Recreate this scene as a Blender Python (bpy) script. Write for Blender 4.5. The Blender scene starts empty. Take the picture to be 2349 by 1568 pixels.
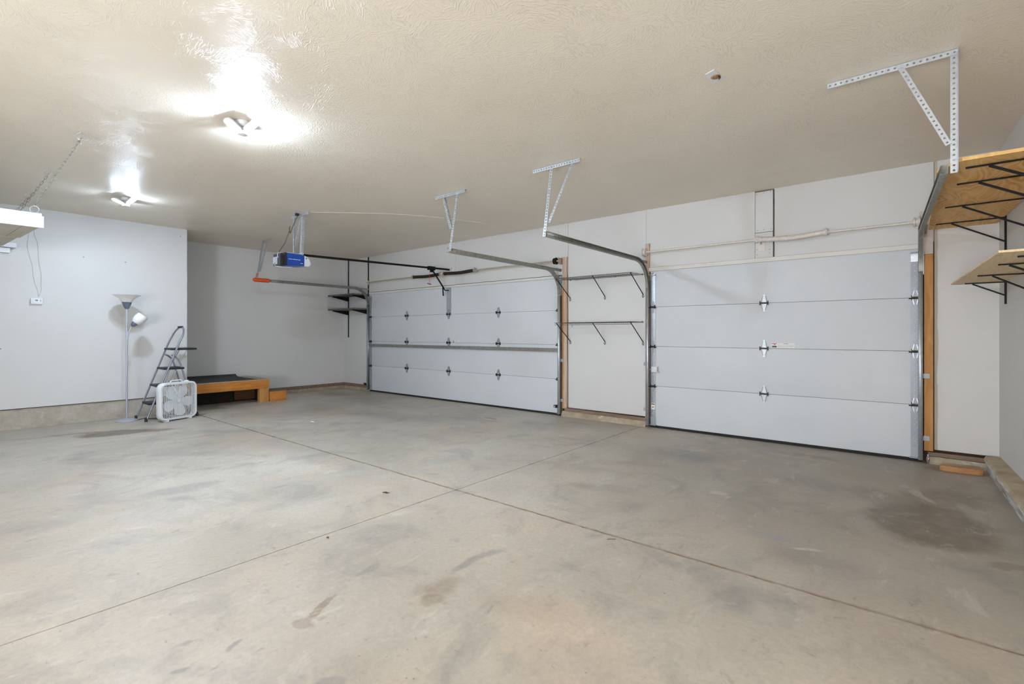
import bpy, bmesh, math, random
from mathutils import Vector, Matrix
random.seed(7)
PI = math.pi
col = bpy.context.scene.collection
sc = bpy.context.scene

# ------------------------------------------------------------------ camera, world, light, exposure
TH = math.radians(39.452)
cd = bpy.data.cameras.new('camera'); cam = bpy.data.objects.new('camera', cd); col.objects.link(cam)
cd.sensor_width = 36.0; cd.lens = 36.0 * 1121.6 / 2349.0
cd.shift_y = -20.6 / 2349.0; cd.clip_start = 0.02
cam.location = (0, 0, 1.24); cam.rotation_euler = (PI / 2, 0, TH)
sc.camera = cam
sc.view_settings.view_transform = 'Standard'; sc.view_settings.look = 'None'
sc.view_settings.exposure = 1.2; sc.view_settings.gamma = 1.0
try: sc.view_settings.use_curve_mapping = False
except Exception: pass
w = bpy.data.worlds.new('world'); sc.world = w; w.use_nodes = True
w.node_tree.nodes['Background'].inputs[0].default_value = (0.75, 0.85, 1.0, 1)
w.node_tree.nodes['Background'].inputs[1].default_value = 0.6
sc.cycles.max_bounces = 6; sc.cycles.diffuse_bounces = 4; sc.cycles.glossy_bounces = 2
sc.cycles.sample_clamp_indirect = 6.0; sc.cycles.use_light_tree = False; sc.cycles.adaptive_threshold = 0.08; sc.cycles.adaptive_min_samples = 16
LAMP = 640.0          # radiance of the near lamp's diodes
LAMP2 = 290.0         # the far lamp is the weaker one
REAR_FILL = 50.0           # added fill at the invented rear window (W)
UP_FILL = 142.0        # added fill behind the camera, tilted up and forward (W)
def area(name, loc, rot, sx, sy, power, color):
    l = bpy.data.lights.new(name, 'AREA'); l.shape = 'RECTANGLE'; l.size = sx; l.size_y = sy
    l.energy = power; l.color = color
    o = bpy.data.objects.new(name, l); col.objects.link(o); o.location = loc; o.rotation_euler = rot
    return o
area('rear_fill_light', (-1.9, -4.22, 1.7), (PI / 2, 0, PI), 4.2, 1.5, REAR_FILL, (0.84, 0.91, 1.0))  # fill lamp set in the added window
area('up_fill_light', (-.9, -3.4, .9), (math.radians(131), 0, 0), 2.4, 1.2, UP_FILL, (0.90, 0.93, 0.98))  # unseen fill lamp, brightens ceiling and door wall

# ------------------------------------------------------------------ helpers
TK = {}
class MB:
    def __init__(s): s.bm = bmesh.new()
    def box(s, x0, x1, y0, y1, z0, z1, bev=0, M=None):
        if x0 > x1: x0, x1 = x1, x0
        if y0 > y1: y0, y1 = y1, y0
        if z0 > z1: z0, z1 = z1, z0
        r = bmesh.ops.create_cube(s.bm, size=1.0)
        vs = r['verts']
        for v in vs:
            v.co = Vector(((x0 + x1) / 2 + v.co.x * (x1 - x0), (y0 + y1) / 2 + v.co.y * (y1 - y0), (z0 + z1) / 2 + v.co.z * (z1 - z0)))
            if M is not None: v.co = M @ v.co
        if bev:
            es = list({e for v in vs for e in v.link_edges})
            bmesh.ops.bevel(s.bm, geom=es, offset=bev, segments=2, affect='EDGES', profile=0.7)
        return s
    def bar(s, p0, p1, wd, ht, up=(0, 0, 1), bev=0):
        p0, p1 = Vector(p0), Vector(p1); d = (p1 - p0); L = d.length; d.normalize()
        a = d.cross(Vector(up))
        if a.length < 1e-4: a = d.cross(Vector((1, 0, 0)))
        a.normalize(); b = a.cross(d)
        M = Matrix.Translation(p0) @ Matrix((a, d, b)).transposed().to_4x4()
        return s.box(-wd / 2, wd / 2, 0, L, -ht / 2, ht / 2, bev, M)
    def tube(s, pts, r, seg=8, closed=False, caps=True):
        pts = [Vector(p) for p in pts]; n = len(pts)
        rs = r if isinstance(r, (list, tuple)) else [r] * n
        rings = []; prev = None
        for i, p in enumerate(pts):
            if closed: t = pts[(i + 1) % n] - pts[i - 1]
            else: t = pts[min(i + 1, n - 1)] - pts[max(i - 1, 0)]
            t.normalize()
            if prev is None:
                a = t.cross(Vector((0, 0, 1)))
                if a.length < 1e-3: a = t.cross(Vector((1, 0, 0)))
            else: a = prev - t * prev.dot(t)
            a.normalize(); prev = a.copy(); b = t.cross(a)
            rings.append([s.bm.verts.new(p + (a * math.cos(2 * PI * k / seg) + b * math.sin(2 * PI * k / seg)) * rs[i]) for k in range(seg)])
        for i in range(n if closed else n - 1):
            A, Bq = rings[i], rings[(i + 1) % n]
            for k in range(seg):
                s.bm.faces.new((A[k], A[(k + 1) % seg], Bq[(k + 1) % seg], Bq[k]))
        if caps and not closed:
            s.bm.faces.new(list(reversed(rings[0]))); s.bm.faces.new(rings[-1])
        return s
    def lathe(s, c, prof, seg=24, M=None):
        c = Vector(c); rings = []
        for r, z in prof:
            ring = []
            for k in range(seg):
                p = Vector((r * math.cos(2 * PI * k / seg), r * math.sin(2 * PI * k / seg), z))
                if M is not None: p = M @ p
                ring.append(s.bm.verts.new(c + p))
            rings.append(ring)
        for i in range(len(rings) - 1):
            for k in range(seg):
                s.bm.faces.new((rings[i][k], rings[i][(k + 1) % seg], rings[i + 1][(k + 1) % seg], rings[i + 1][k]))
        if prof[0][0] > 1e-4: s.bm.faces.new(list(reversed(rings[0])))
        if prof[-1][0] > 1e-4: s.bm.faces.new(rings[-1])
        return s
    def prism(s, pts, ext):
        a = [s.bm.verts.new(Vector(p)) for p in pts]; b = [s.bm.verts.new(Vector(p) + Vector(ext)) for p in pts]
        s.bm.faces.new(list(reversed(a))); s.bm.faces.new(b); n = len(a)
        for i in range(n): s.bm.faces.new((a[i], a[(i + 1) % n], b[(i + 1) % n], b[i]))
        return s
    def punched(s, p0, p1, wdir, w, pitch=0.03, hr=0.0062):
        """a strip from p0 to p1, width w along wdir, with a row of real holes"""
        p0, p1, wd = Vector(p0), Vector(p1), Vector(wdir).normalized()
        L = (p1 - p0).length; d = (p1 - p0).normalized(); n = max(1, round(L / pitch)); st = L / n
        prev = None
        for i in range(n):
            o = p0 + d * st * i
            g = lambda u, v: o + d * u + wd * v
            out = [(0, 0), (st / 2, 0), (st, 0), (st, w / 2), (st, w), (st / 2, w), (0, w), (0, w / 2)]
            ov = [s.bm.verts.new(g(*q)) for q in out]
            hv = [s.bm.verts.new(g(st / 2 + hr * math.cos(PI * (1.25 + 0.25 * k)), w / 2 + hr * math.sin(PI * (1.25 + 0.25 * k)))) for k in range(8)]
            for k in range(8): s.bm.faces.new((ov[k], ov[(k + 1) % 8], hv[(k + 1) % 8], hv[k]))
        return s
    def build(s, name, m, parent=None, smooth=True, ang=35, solid=0, label=None, cat=None, group=None, kind=None, loc=None, merge=False):
        if merge: bmesh.ops.remove_doubles(s.bm, verts=s.bm.verts, dist=1e-5)
        bmesh.ops.recalc_face_normals(s.bm, faces=s.bm.faces)
        off = Vector((0, 0, 0))
        if parent is not None and not parent.get('_l'): off = TK.get(parent.name, Vector((0, 0, 0)))
        if loc is not None: off = Vector(loc)
        if parent is None and loc is None and kind != 'structure' and s.bm.verts:
            zs = min(v.co.z for v in s.bm.verts); c = sum((v.co for v in s.bm.verts), Vector()) / len(s.bm.verts)
            off = Vector((c.x, c.y, zs))
        if off.length: bmesh.ops.translate(s.bm, vec=-off, verts=s.bm.verts)
        me = bpy.data.meshes.new(name); s.bm.to_mesh(me); s.bm.free()
        if smooth:
            me.polygons.foreach_set('use_smooth', [True] * len(me.polygons)); me.set_sharp_from_angle(angle=math.radians(ang))
        o = bpy.data.objects.new(name, me); col.objects.link(o); me.materials.append(m)
        if parent is not None: o.parent = parent; TK[o.name] = TK.get(parent.name, Vector()).copy()
        else: o.location = off; TK[o.name] = off.copy()
        if parent is not None and parent.get('_l'): o['_l'] = 1
        if solid:
            md = o.modifiers.new('thickness', 'SOLIDIFY'); md.thickness = solid; md.offset = 0
        tag(o, label, cat, group, kind); return o
def tag(o, label=None, cat=None, group=None, kind=None):
    if label: o['label'] = label
    if cat: o['category'] = cat
    if group: o['group'] = group
    if kind: o['kind'] = kind
    return o
def thing(name, label, cat, loc, group=None, rotz=None):
    o = bpy.data.objects.new(name, None); col.objects.link(o); o.location = loc; o.empty_display_size = 0.05
    if rotz is not None: o.rotation_euler = (0, 0, rotz); o['_l'] = 1
    TK[o.name] = Vector(loc)
    return tag(o, label, cat, group)
def arc(c, r, a0, a1, n, f):
    return [f(c[0] + r * math.cos(a0 + (a1 - a0) * i / n), c[1] + r * math.sin(a0 + (a1 - a0) * i / n)) for i in range(n + 1)]

# ------------------------------------------------------------------ materials
def s2l(c): return tuple((x / 12.92 if x <= .04045 else ((x + .055) / 1.055) ** 2.4) for x in [v / 255 for v in c])
class NT:
    def __init__(s, name):
        s.m = bpy.data.materials.new(name); s.m.use_nodes = True; s.t = s.m.node_tree
        s.b = s.t.nodes['Principled BSDF']; s.tc = s.n('ShaderNodeTexCoord')
    def n(s, k, **kw):
        nd = s.t.nodes.new(k)
        for a, b in kw.items(): setattr(nd, a, b)
        return nd
    def l(s, a, b): s.t.links.new(a, b)
    def noise(s, scale, detail=4, rough=.55, vec=None, dist=0):
        nd = s.n('ShaderNodeTexNoise'); nd.inputs['Scale'].default_value = scale; nd.inputs['Detail'].default_value = detail
        nd.inputs['Roughness'].default_value = rough; nd.inputs['Distortion'].default_value = dist
        s.l(vec or s.tc.outputs['Object'], nd.inputs['Vector']); return nd.outputs['Fac']
    def mr(s, v, a, b, c=0, d=1, smooth=False):
        nd = s.n('ShaderNodeMapRange'); nd.interpolation_type = 'SMOOTHSTEP' if smooth else 'LINEAR'
        for i, x in enumerate((a, b, c, d)): nd.inputs[i + 1].default_value = x
        s.l(v, nd.inputs[0]); return nd.outputs[0]
    def math(s, op, a, b=None):
        nd = s.n('ShaderNodeMath', operation=op)
        for i, x in enumerate((a, b)):
            if x is None: continue
            if isinstance(x, (int, float)): nd.inputs[i].default_value = x
            else: s.l(x, nd.inputs[i])
        return nd.outputs[0]
    def mix(s, f, a, b, mode='MIX'):
        nd = s.n('ShaderNodeMix', data_type='RGBA', blend_type=mode)
        for i, x in ((0, f), (6, a), (7, b)):
            if isinstance(x, (int, float)): nd.inputs[i].default_value = x
            elif isinstance(x, tuple): nd.inputs[i].default_value = (*x[:3], 1)
            else: s.l(x, nd.inputs[i])
        return nd.outputs[2]
    def mapping(s, scale=(1, 1, 1), rot=(0, 0, 0), loc=(0, 0, 0), vec=None):
        nd = s.n('ShaderNodeMapping'); nd.inputs['Scale'].default_value = scale; nd.inputs['Rotation'].default_value = rot
        nd.inputs['Location'].default_value = loc; s.l(vec or s.tc.outputs['Object'], nd.inputs['Vector']); return nd.outputs[0]
    def bump(s, h, dist=.002, strength=1.0, prev=None):
        nd = s.n('ShaderNodeBump'); nd.inputs['Distance'].default_value = dist; nd.inputs['Strength'].default_value = strength
        s.l(h, nd.inputs['Height'])
        if prev: s.l(prev, nd.inputs['Normal'])
        return nd.outputs[0]
    def out(s, c=None, rough=.5, metal=0, nrm=None, spec=None):
        if c is not None:
            if isinstance(c, tuple): s.b.inputs['Base Color'].default_value = (*c[:3], 1)
            else: s.l(c, s.b.inputs['Base Color'])
        if isinstance(rough, (int, float)): s.b.inputs['Roughness'].default_value = rough
        else: s.l(rough, s.b.inputs['Roughness'])
        s.b.inputs['Metallic'].default_value = metal
        if spec is not None: s.b.inputs['Specular IOR Level'].default_value = spec
        if nrm: s.l(nrm, s.b.inputs['Normal'])
        return s.m
def simple(name, c1, c2=None, scale=12, rough=.5, metal=0, bump=0, bscale=60, spec=None, stretch=(1, 1, 1)):
    t = NT(name); c1 = s2l(c1); c2 = s2l(c2) if c2 else tuple(x * .88 for x in c1)
    v = t.mapping(stretch); f = t.mr(t.noise(scale, 5, .6, v), .3, .72)
    c = t.mix(f, c1, c2)
    nrm = t.bump(t.noise(bscale, 3, .6, v), bump) if bump else None
    return t.out(c, rough, metal, nrm, spec)
def drywall(name, base, dirt=.25, seedloc=(0, 0, 0), edge=False):
    t = NT(name); v = t.mapping(loc=seedloc)
    c = t.mix(t.mr(t.noise(.9, 3, .5, v), .35, .7), s2l(base), s2l([x - 5 for x in base]))
    # scuffs and nail pops
    vo = t.n('ShaderNodeTexVoronoi'); vo.inputs['Scale'].default_value = 3.3; vo.inputs['Randomness'].default_value = 1
    t.l(v, vo.inputs['Vector'])
    keep = t.mr(t.noise(1.1, 2, .5, v), .50, .55)
    dot = t.math('MULTIPLY', t.mr(vo.outputs['Distance'], .022, .034, 1, 0), keep)
    sv = t.mapping((1.3, 1.3, 7), (0, .12, 0), vec=v)
    scr = t.math('MULTIPLY', t.mr(t.noise(5, 6, .8, sv), .66, .70), .6)
    c = t.mix(t.math('MULTIPLY', dot, .75), c, s2l((95, 88, 80)))
    c = t.mix(t.math('MULTIPLY', scr, dirt), c, s2l((150, 142, 130)))
    if edge:   # unpainted margin beside the jamb
        sp = t.n('ShaderNodeSeparateXYZ'); t.l(t.tc.outputs['Object'], sp.inputs[0])
        e = t.mr(t.math('ADD', sp.outputs[0], t.math('MULTIPLY', t.noise(5, 4, .7), .03)), .182, .190, .8, 0)
        c = t.mix(e, c, s2l((186, 172, 148)))
    nrm = t.bump(t.noise(170, 3, .6, v), .0006, .8)
    return t.out(c, .62, 0, nrm, .35)
WALL = drywall('painted_drywall', (217, 216, 214))
WALLR = drywall('painted_drywall_scuffed', (220, 217, 212), .8, (3, 5, 1))
WALLE = drywall('drywall_with_bare_margin', (220, 217, 212), .8, (3, 5, 1), True)
PANEL = simple('door_panel_paint', (214, 217, 220), (207, 211, 215), 1.2, .55, 0, .0006, 90, .4)
SEAM = simple('dark_gap', (58, 46, 36), (36, 28, 22), 20, .9)
FRAMING = simple('rough_framing', (92, 72, 52), (60, 46, 34), 8, .9)
GALV = simple('galvanised_steel', (200, 205, 209), (176, 182, 188), 30, .38, .55, .0002, 120)
GALVD = simple('dull_track_steel', (158, 157, 150), (128, 128, 122), 25, .45, .35, .0002, 90)
HINGE = simple('zinc_hinge', (205, 209, 212), (178, 183, 188), 60, .35, .5)
RIB = simple('dull_zinc_rib', (150, 154, 158), (128, 132, 136), 60, .4, .5)
STILE = simple('stile_steel', (172, 176, 181), (160, 165, 171), 8, .5, .25)
DKSTEEL = simple('dark_steel', (70, 66, 60), (42, 40, 37), 40, .5, .7)
BLACK = simple('black_painted_steel', (20, 19, 19), (13, 13, 13), 20, .6, spec=.25)
BLKPL = simple('black_plastic', (34, 36, 44), (24, 25, 32), 30, .5, 0, .0005, 200)
PAINTST = simple('overpainted_steel', (226, 222, 215), (206, 198, 188), 30, .55, .1, .0004, 80)
OILSPR = simple('oily_spring_steel', (78, 70, 58), (46, 42, 36), 80, .45, .6)
WHITEP = simple('white_plastic', (232, 234, 236), (222, 225, 228), 10, .4)
WHITEW = simple('white_painted_wood', (236, 238, 242), (228, 230, 235), 6, .5, 0, .0004, 50)
LADST = simple('grey_powder_coat', (150, 156, 166), (132, 138, 148), 20, .35, .35)
LAMPGR = simple('grey_lamp_enamel', (182, 187, 198), (170, 175, 187), 20, .35, .3)
RUBBER = simple('black_rubber_seal', (40, 38, 36), (26, 25, 24), 30, .8)
MATR = simple('rubber_floor_mat', (66, 68, 66), (50, 52, 50), 60, .85, 0, .001, 200)
CARPET = simple('worn_tread_carpet', (120, 112, 96), (98, 92, 78), 60, .95, 0, .001, 200)
ORANGE = simple('orange_tape', (226, 88, 40), (205, 70, 28), 30, .5)
BLUE = simple('blue_cover', (22, 70, 160), (18, 60, 145), 10, .35)
LENS = simple('frosted_lens', (215, 218, 222), (200, 204, 210), 10, .35)
CONTROL = simple('dark_metal_case', (72, 70, 72), (40, 40, 44), 25, .4, .5)
SHELFG = simple('dark_grey_shelf_board', (112, 108, 102), (84, 80, 76), 25, .7, 0, .0004, 80)
WIRE = simple('brown_wire_shelf_coat', (104, 98, 90), (78, 72, 64), 40, .45, .3)
GREYPL = simple('grey_print', (120, 128, 135), (110, 118, 125), 30, .5)
REDP = simple('red_print', (190, 60, 40), (180, 55, 38), 20, .5)
BLKP = simple('black_print', (60, 58, 56), (50, 48, 46), 20, .5)
BLUEP = simple('blue_print', (70, 110, 150), (65, 100, 140), 20, .5)
LABELW = simple('label_paper', (238, 238, 236), (232, 232, 230), 20, .5)
YELL = simple('yellow_label', (225, 205, 60), (215, 195, 55), 20, .5)
REDC = simple('red_cord', (215, 70, 60), (190, 55, 50), 40, .6)
TANPL = simple('tan_cork_centre', (188, 158, 105), (150, 118, 72), 60, .8)
GLINT = simple('daylight_glint_metal', (225, 215, 222), (180, 160, 175), 60, .2, .9)  # shiny colour for the daylight glint at the door corner
def wood(name, c1, c2, knots=.5, axis=2, sc_=3.0, rough=.6):
    t = NT(name); st = [9, 9, 9]; st[axis] = 1.0
    v = t.mapping(tuple(x * sc_ / 3 for x in st)); n = t.noise(2.2, 5, .6, v, 1.2)
    c = t.mix(t.mr(n, .3, .7), s2l(c1), s2l(c2))
    vo = t.n('ShaderNodeTexVoronoi'); vo.inputs['Scale'].default_value = 5.5; t.l(t.mapping((1, 1, 1)), vo.inputs['Vector'])
    k = t.math('MULTIPLY', t.mr(vo.outputs['Distance'], .05, .10, 1, 0), t.mr(t.noise(3, 2), .52, .56))
    c = t.mix(t.math('MULTIPLY', k, knots), c, s2l([x * .35 for x in c2]))
    return t.out(c, rough, 0, t.bump(n, .0008), .35)
PINE = wood('amber_pine', (212, 144, 70), (180, 112, 46), .8, 1)
PINEV = wood('amber_pine_upright', (208, 154, 92), (176, 122, 62), .8, 2)
PLATE = wood('weathered_plate', (150, 126, 108), (112, 90, 74), .5, 0)
OLDPOST = wood('half_painted_post', (206, 196, 186), (186, 150, 116), .5, 2)
BLOCKW = wood('offcut_wood', (196, 146, 98), (168, 118, 74), .2, 0)
def plywood(name, c1, c2, c3, sx, sy):
    t = NT(name); v = t.mapping((sx, sy, 1)); base = t.noise(1.3, 2, .45, v, .6)
    rings = t.math('SINE', t.math('MULTIPLY', base, 95))
    f = t.mr(rings, -.9, 1.0)
    f2 = t.math('MULTIPLY', f, t.mr(t.noise(2.2, 3, .5, v), .3, .65))
    c = t.mix(f2, s2l(c1), s2l(c2))
    vo = t.n('ShaderNodeTexVoronoi'); vo.inputs['Scale'].default_value = 2.6; t.l(t.mapping((1.6, .8, 1)), vo.inputs['Vector'])
    k = t.mr(vo.outputs['Distance'], .06, .11, 1, 0)
    c = t.mix(t.math('MULTIPLY', k, .8), c, s2l(c3))
    return t.out(c, .6, 0, t.bump(f2, .0004), .3)
PLY = plywood('cathedral_grain_plywood', (238, 196, 130), (212, 154, 82), (120, 72, 30), 3.2, .9)
PLYL = plywood('pale_plywood', (232, 208, 168), (220, 188, 140), (196, 160, 108), 6, .5)
UNDER = simple('beige_underside_board', (196, 192, 178), (184, 178, 162), 4, .7)

def emis(name, c, st):
    t = NT(name); t.b.inputs['Emission Color'].default_value = (*c, 1); t.b.inputs['Emission Strength'].default_value = st
    return t.out((.9, .9, .9), .5)
LED = emis('lit_diodes', (0.65, 0.80, 1.0), LAMP)
LED2 = emis('lit_diodes_weaker', (0.65, 0.80, 1.0), LAMP2)
GLASSW = NT('opal_glass'); GLASSW.b.inputs['Transmission Weight'].default_value = .08
GLASSW = GLASSW.out(s2l((248, 248, 249)), .35)

def ceiling_mat():
    t = NT('stomped_ceiling_texture')
    vo = t.n('ShaderNodeTexVoronoi', voronoi_dimensions='2D'); vo.inputs['Scale'].default_value = 7.5
    wob = t.n('ShaderNodeVectorMath', operation='MULTIPLY_ADD')
    nz = t.n('ShaderNodeTexNoise'); nz.inputs['Scale'].default_value = 5; t.l(t.tc.outputs['Object'], nz.inputs['Vector'])
    t.l(nz.outputs['Color'], wob.inputs[0]); wob.inputs[1].default_value = (.10, .10, 0); t.l(t.tc.outputs['Object'], wob.inputs[2])
    t.l(wob.outputs[0], vo.inputs['Vector'])
    ang = t.math('MULTIPLY', t.n('ShaderNodeSeparateColor').outputs[0], 6.283)
    sep = ang.node.inputs[0].links[0].from_node; t.l(vo.outputs['Color'], sep.inputs[0])
    vr = t.n('ShaderNodeVectorRotate', rotation_type='Z_AXIS'); t.l(wob.outputs[0], vr.inputs['Vector']); t.l(ang, vr.inputs['Angle'])
    mp = t.mapping((20, 120, 1), vec=vr.outputs[0])
    st = t.noise(1.0, 2, .5, mp, .5)
    ridge = t.mr(st, .52, .63, 0, 1, True)
    mask = t.mr(t.noise(3.1, 3, .6), .36, .64, .22, 1)
    h = t.math('MULTIPLY', ridge, mask)
    nrm = t.bump(h, .0017, .9)
    nrm = t.bump(t.noise(70, 4, .65), .0016, .8, nrm)
    c = t.mix(t.mr(t.noise(.7, 3, .5), .35, .7), s2l((238, 228, 211)), s2l((232, 221, 203)))
    return t.out(c, .40, 0, nrm, .45)
CEIL = ceiling_mat()

def concrete_floor():
    t = NT('stained_concrete_slab')
    big = t.noise(.55, 5, .6, t.mapping((1, 1, 1)), .4)
    c = t.mix(t.mr(big, .33, .68), s2l((202, 194, 181)), s2l((174, 165, 151)))
    med = t.noise(2.1, 4, .66, t.mapping(loc=(4, 2, 0)), .8)
    c = t.mix(t.mr(med, .50, .70, 0, .70), c, s2l((150, 146, 140)))
    warm = t.noise(1.1, 4, .6, t.mapping(loc=(9, 9, 0)), .5)
    c = t.mix(t.mr(warm, .5, .72, 0, .42), c, s2l((206, 184, 160)))
    # drive-lane greying near the narrow door
    sep = t.n('ShaderNodeSeparateXYZ'); t.l(t.tc.outputs['Object'], sep.inputs[0])
    lane = t.math('MULTIPLY', t.mr(sep.outputs[0], -2.6, -1.0, 0, 1, True), t.mr(t.math('ADD', sep.outputs[1], t.math('MULTIPLY', t.noise(1.6, 4), 1.6)), 2.6, 4.6, 0, 1, True))
    c = t.mix(t.math('MULTIPLY', lane, .40), c, s2l((128, 118, 100)))
    wn = t.n('ShaderNodeTexNoise'); wn.inputs['Scale'].default_value = 3.2; wn.inputs['Detail'].default_value = 5; t.l(t.tc.outputs['Object'], wn.inputs['Vector'])
    wob = t.n('ShaderNodeVectorMath', operation='MULTIPLY_ADD'); t.l(wn.outputs['Color'], wob.inputs[0]); wob.inputs[1].default_value = (.22, .22, 0); t.l(t.tc.outputs['Object'], wob.inputs[2])
    DK, BR, LT, GY, BL = (118, 106, 88), (142, 122, 100), (222, 220, 214), (134, 132, 130), (148, 148, 156)
    stains = [  # x, y, rx, ry, turn, colour, strength, softness
        (0.07, 4.18, .33, .46, 0, DK, .95, .30), (0.16, 4.75, .26, .46, -.15, DK, .50, .5), (-.22, 4.62, .20, .36, .3, DK, .42, .6), (.32, 3.95, .20, .24, 0, DK, .30, .6),
        (.055, 4.84, .035, .20, .37, (196, 188, 174), .60, .4), (.30, 4.62, .05, .25, .2, (196, 188, 174), .35, .7),
        (.40, 3.68, .09, .05, .4, DK, .5, .5), (-.85, 5.70, .34, .10, 0, BR, .65, .6), (-1.75, 4.9, .55, .30, .2, GY, .40, .9),
        (-.62, 4.7, .5, .25, -.3, GY, .30, .9), (-.64, 2.42, .12, .20, .4, GY, .6, .8), (-.40, 3.1, .30, .20, .2, GY, .45, .9),
        (-.68, 3.30, .16, .09, .4, BL, .5, .8), (-1.9, 3.5, .30, .14, .3, GY, .4, .9), (-2.1, 3.42, .22, .10, 0, BR, .3, .9),
        (-2.065, 1.165, .026, .10, .37, BR, .62, .25), (-2.02, 1.045, .035, .035, 0, BR, .55, .4), (-1.85, 1.92, .05, .24, -.11, GY, .55, .7), (-1.80, 1.60, .09, .16, 0, BR, .50, .8), (-1.74, 1.50, .04, .04, 0, BR, .5, .5),
        (-7.66, 1.55, .20, .40, -.34, DK, .95, .3), (-7.95, 1.25, .07, .32, -.35, BR, .8, .4), (-7.45, 1.95, .12, .22, -.3, BR, .8, .5),
        (-5.77, 1.76, .6, .14, .7, GY, .22, 1), (-6.2, 1.05, .35, .16, .5, DK, .30, 1), (-4.50, 1.34, .13, .30, -.1, GY, .38, .4), (-3.55, 1.75, .10, .3, 0, GY, .30, .8), (-2.22, 1.50, .03, .09, .2, GY, .4, .5),
        (-2.09, .79, .018, .05, .3, GY, .7, .6), (-2.10, .58, .02, .04, 0, GY, .7, .6), (-2.25, .68, .02, .03, 0, GY, .5, .6), (-1.98, .86, .012, .02, 0, GY, .5, .6), (-3.56, 5.78, .20, .08, 0, GY, .6, .5), (-4.9, 5.05, .55, .16, .2, GY, .4, .9), (-4.75, 5.3, .14, .04, 0, DK, .7, .4),
        (-5.8, 4.6, 1.1, .40, .2, GY, .35, 1), (-7.3, 4.3, .9, .35, .3, DK, .22, 1), (-9.2, 5.4, .8, .4, 0, DK, .45, 1), (-7.6, 5.2, 1.0, .3, 0, DK, .25, 1),
        (-1.6, .95, .055, .055, 0, GY, .65, .3), (-3.30, 2.86, .10, .05, 0, GY, .35, .6), (-1.37, 1.75, .30, .14, .3, BR, .28, .9), (-1.15, 1.70, .35, .28, 0, (214, 192, 168), .45, 1),
        (-.47, 3.24, .10, .03, .6, LT, .5, .7), (-1.15, 3.95, .10, .05, .2, LT, .40, .7), (-2.1, 4.3, .5, .10, .5, BR, .22, 1), (-6.35, 2.8, .8, .16, .8, GY, .30, 1),
        (.30, 5.2, .14, .50, .05, DK, .35, .8), (.28, 5.95, .28, .14, 0, DK, .65, .8), (-1.5, .9, .5, .3, 0, BR, .16, 1), (-.9, 1.35, .4, .4, 0, GY, .18, 1)]
    blot = t.mr(t.noise(10, 5, .7), .32, .58, .62, 1.12)
    for (x, y, rx, ry, a, cc, stg, soft) in stains:
        soft = min(1, soft + .14)
        mp = t.n('ShaderNodeMapping', vector_type='TEXTURE'); t.l(wob.outputs[0], mp.inputs['Vector'])
        mp.inputs['Location'].default_value = (x + .11, y + .11, 0); mp.inputs['Rotation'].default_value = (0, 0, a); mp.inputs['Scale'].default_value = (rx, ry, 1)
        sv = t.n('ShaderNodeVectorMath', operation='LENGTH'); t.l(mp.outputs[0], sv.inputs[0])
        f = t.mr(sv.outputs['Value'], 1.15 - soft * .9, 1.15, stg, 0, True)
        c = t.mix(t.math('MULTIPLY', f, blot), c, s2l(cc))
    fine = t.noise(38, 5, .7)
    c = t.mix(t.mr(fine, .38, .72, 0, .30), c, s2l((128, 120, 108)))
    sm = t.noise(7, 5, .72, t.mapping((1, .45, 1), (0, 0, .5)), .6)
    c = t.mix(t.mr(sm, .56, .70, 0, .38), c, s2l((146, 140, 132)))
    c = t.mix(t.mr(sm, .42, .30, 0, .30), c, s2l((222, 216, 206)))
    s3 = t.noise(9, 4, .6, t.mapping((1.6, .7, 1), (0, 0, -.3), loc=(5, 1, 0)), .5)
    c = t.mix(t.mr(s3, .64, .72, 0, .45), c, s2l((138, 130, 120)))
    s4 = t.noise(24, 3, .6, t.mapping((.7, 1.6, 1), (0, 0, .4), loc=(1, 8, 0)), .3)
    c = t.mix(t.mr(s4, .66, .74, 0, .5), c, s2l((126, 116, 104)))
    jn = t.math('ABSOLUTE', t.math('SUBTRACT', sep.outputs[1], 2.705)); jf = t.mr(t.math('ADD', jn, t.math('MULTIPLY', t.noise(14, 3), .03)), .016, .034, .75, 0)
    c = t.mix(jf, c, s2l((140, 118, 98)))
    spk = t.n('ShaderNodeTexVoronoi'); spk.inputs['Scale'].default_value = 16; t.l(t.tc.outputs['Object'], spk.inputs['Vector'])
    sp = t.math('MULTIPLY', t.mr(spk.outputs['Distance'], .05, .09, 1, 0), t.mr(t.noise(1.7, 2), .55, .62))
    c = t.mix(t.math('MULTIPLY', sp, .6), c, s2l((110, 96, 80)))
    rg = t.mr(t.noise(1.3, 4), .3, .7, .34, .55)
    nrm = t.bump(fine, .0010, .6)
    return t.out(c, rg, 0, nrm, .45)
FLOOR = concrete_floor()
def rawconc(name, base, dk, white=.3):
    t = NT(name)
    c = t.mix(t.mr(t.noise(6, 6, .7), .35, .7), s2l(base), s2l(dk))
    c = t.mix(t.mr(t.noise(9, 5, .7, t.mapping((.6, .6, 1.6), loc=(2, 7, 3))), .58, .66, 0, white), c, s2l((222, 220, 214)))
    vo = t.n('ShaderNodeTexVoronoi'); vo.inputs['Scale'].default_value = 34; t.l(t.tc.outputs['Object'], vo.inputs['Vector'])
    c = t.mix(t.math('MULTIPLY', t.mr(vo.outputs['Distance'], .10, .16, 1, 0), .45), c, s2l((108, 98, 86)))
    return t.out(c, .85, 0, t.bump(t.noise(45, 5, .7), .003), .25)
CURB = rawconc('rough_stem_wall', (192, 186, 174), (166, 157, 143), .25)
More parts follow.
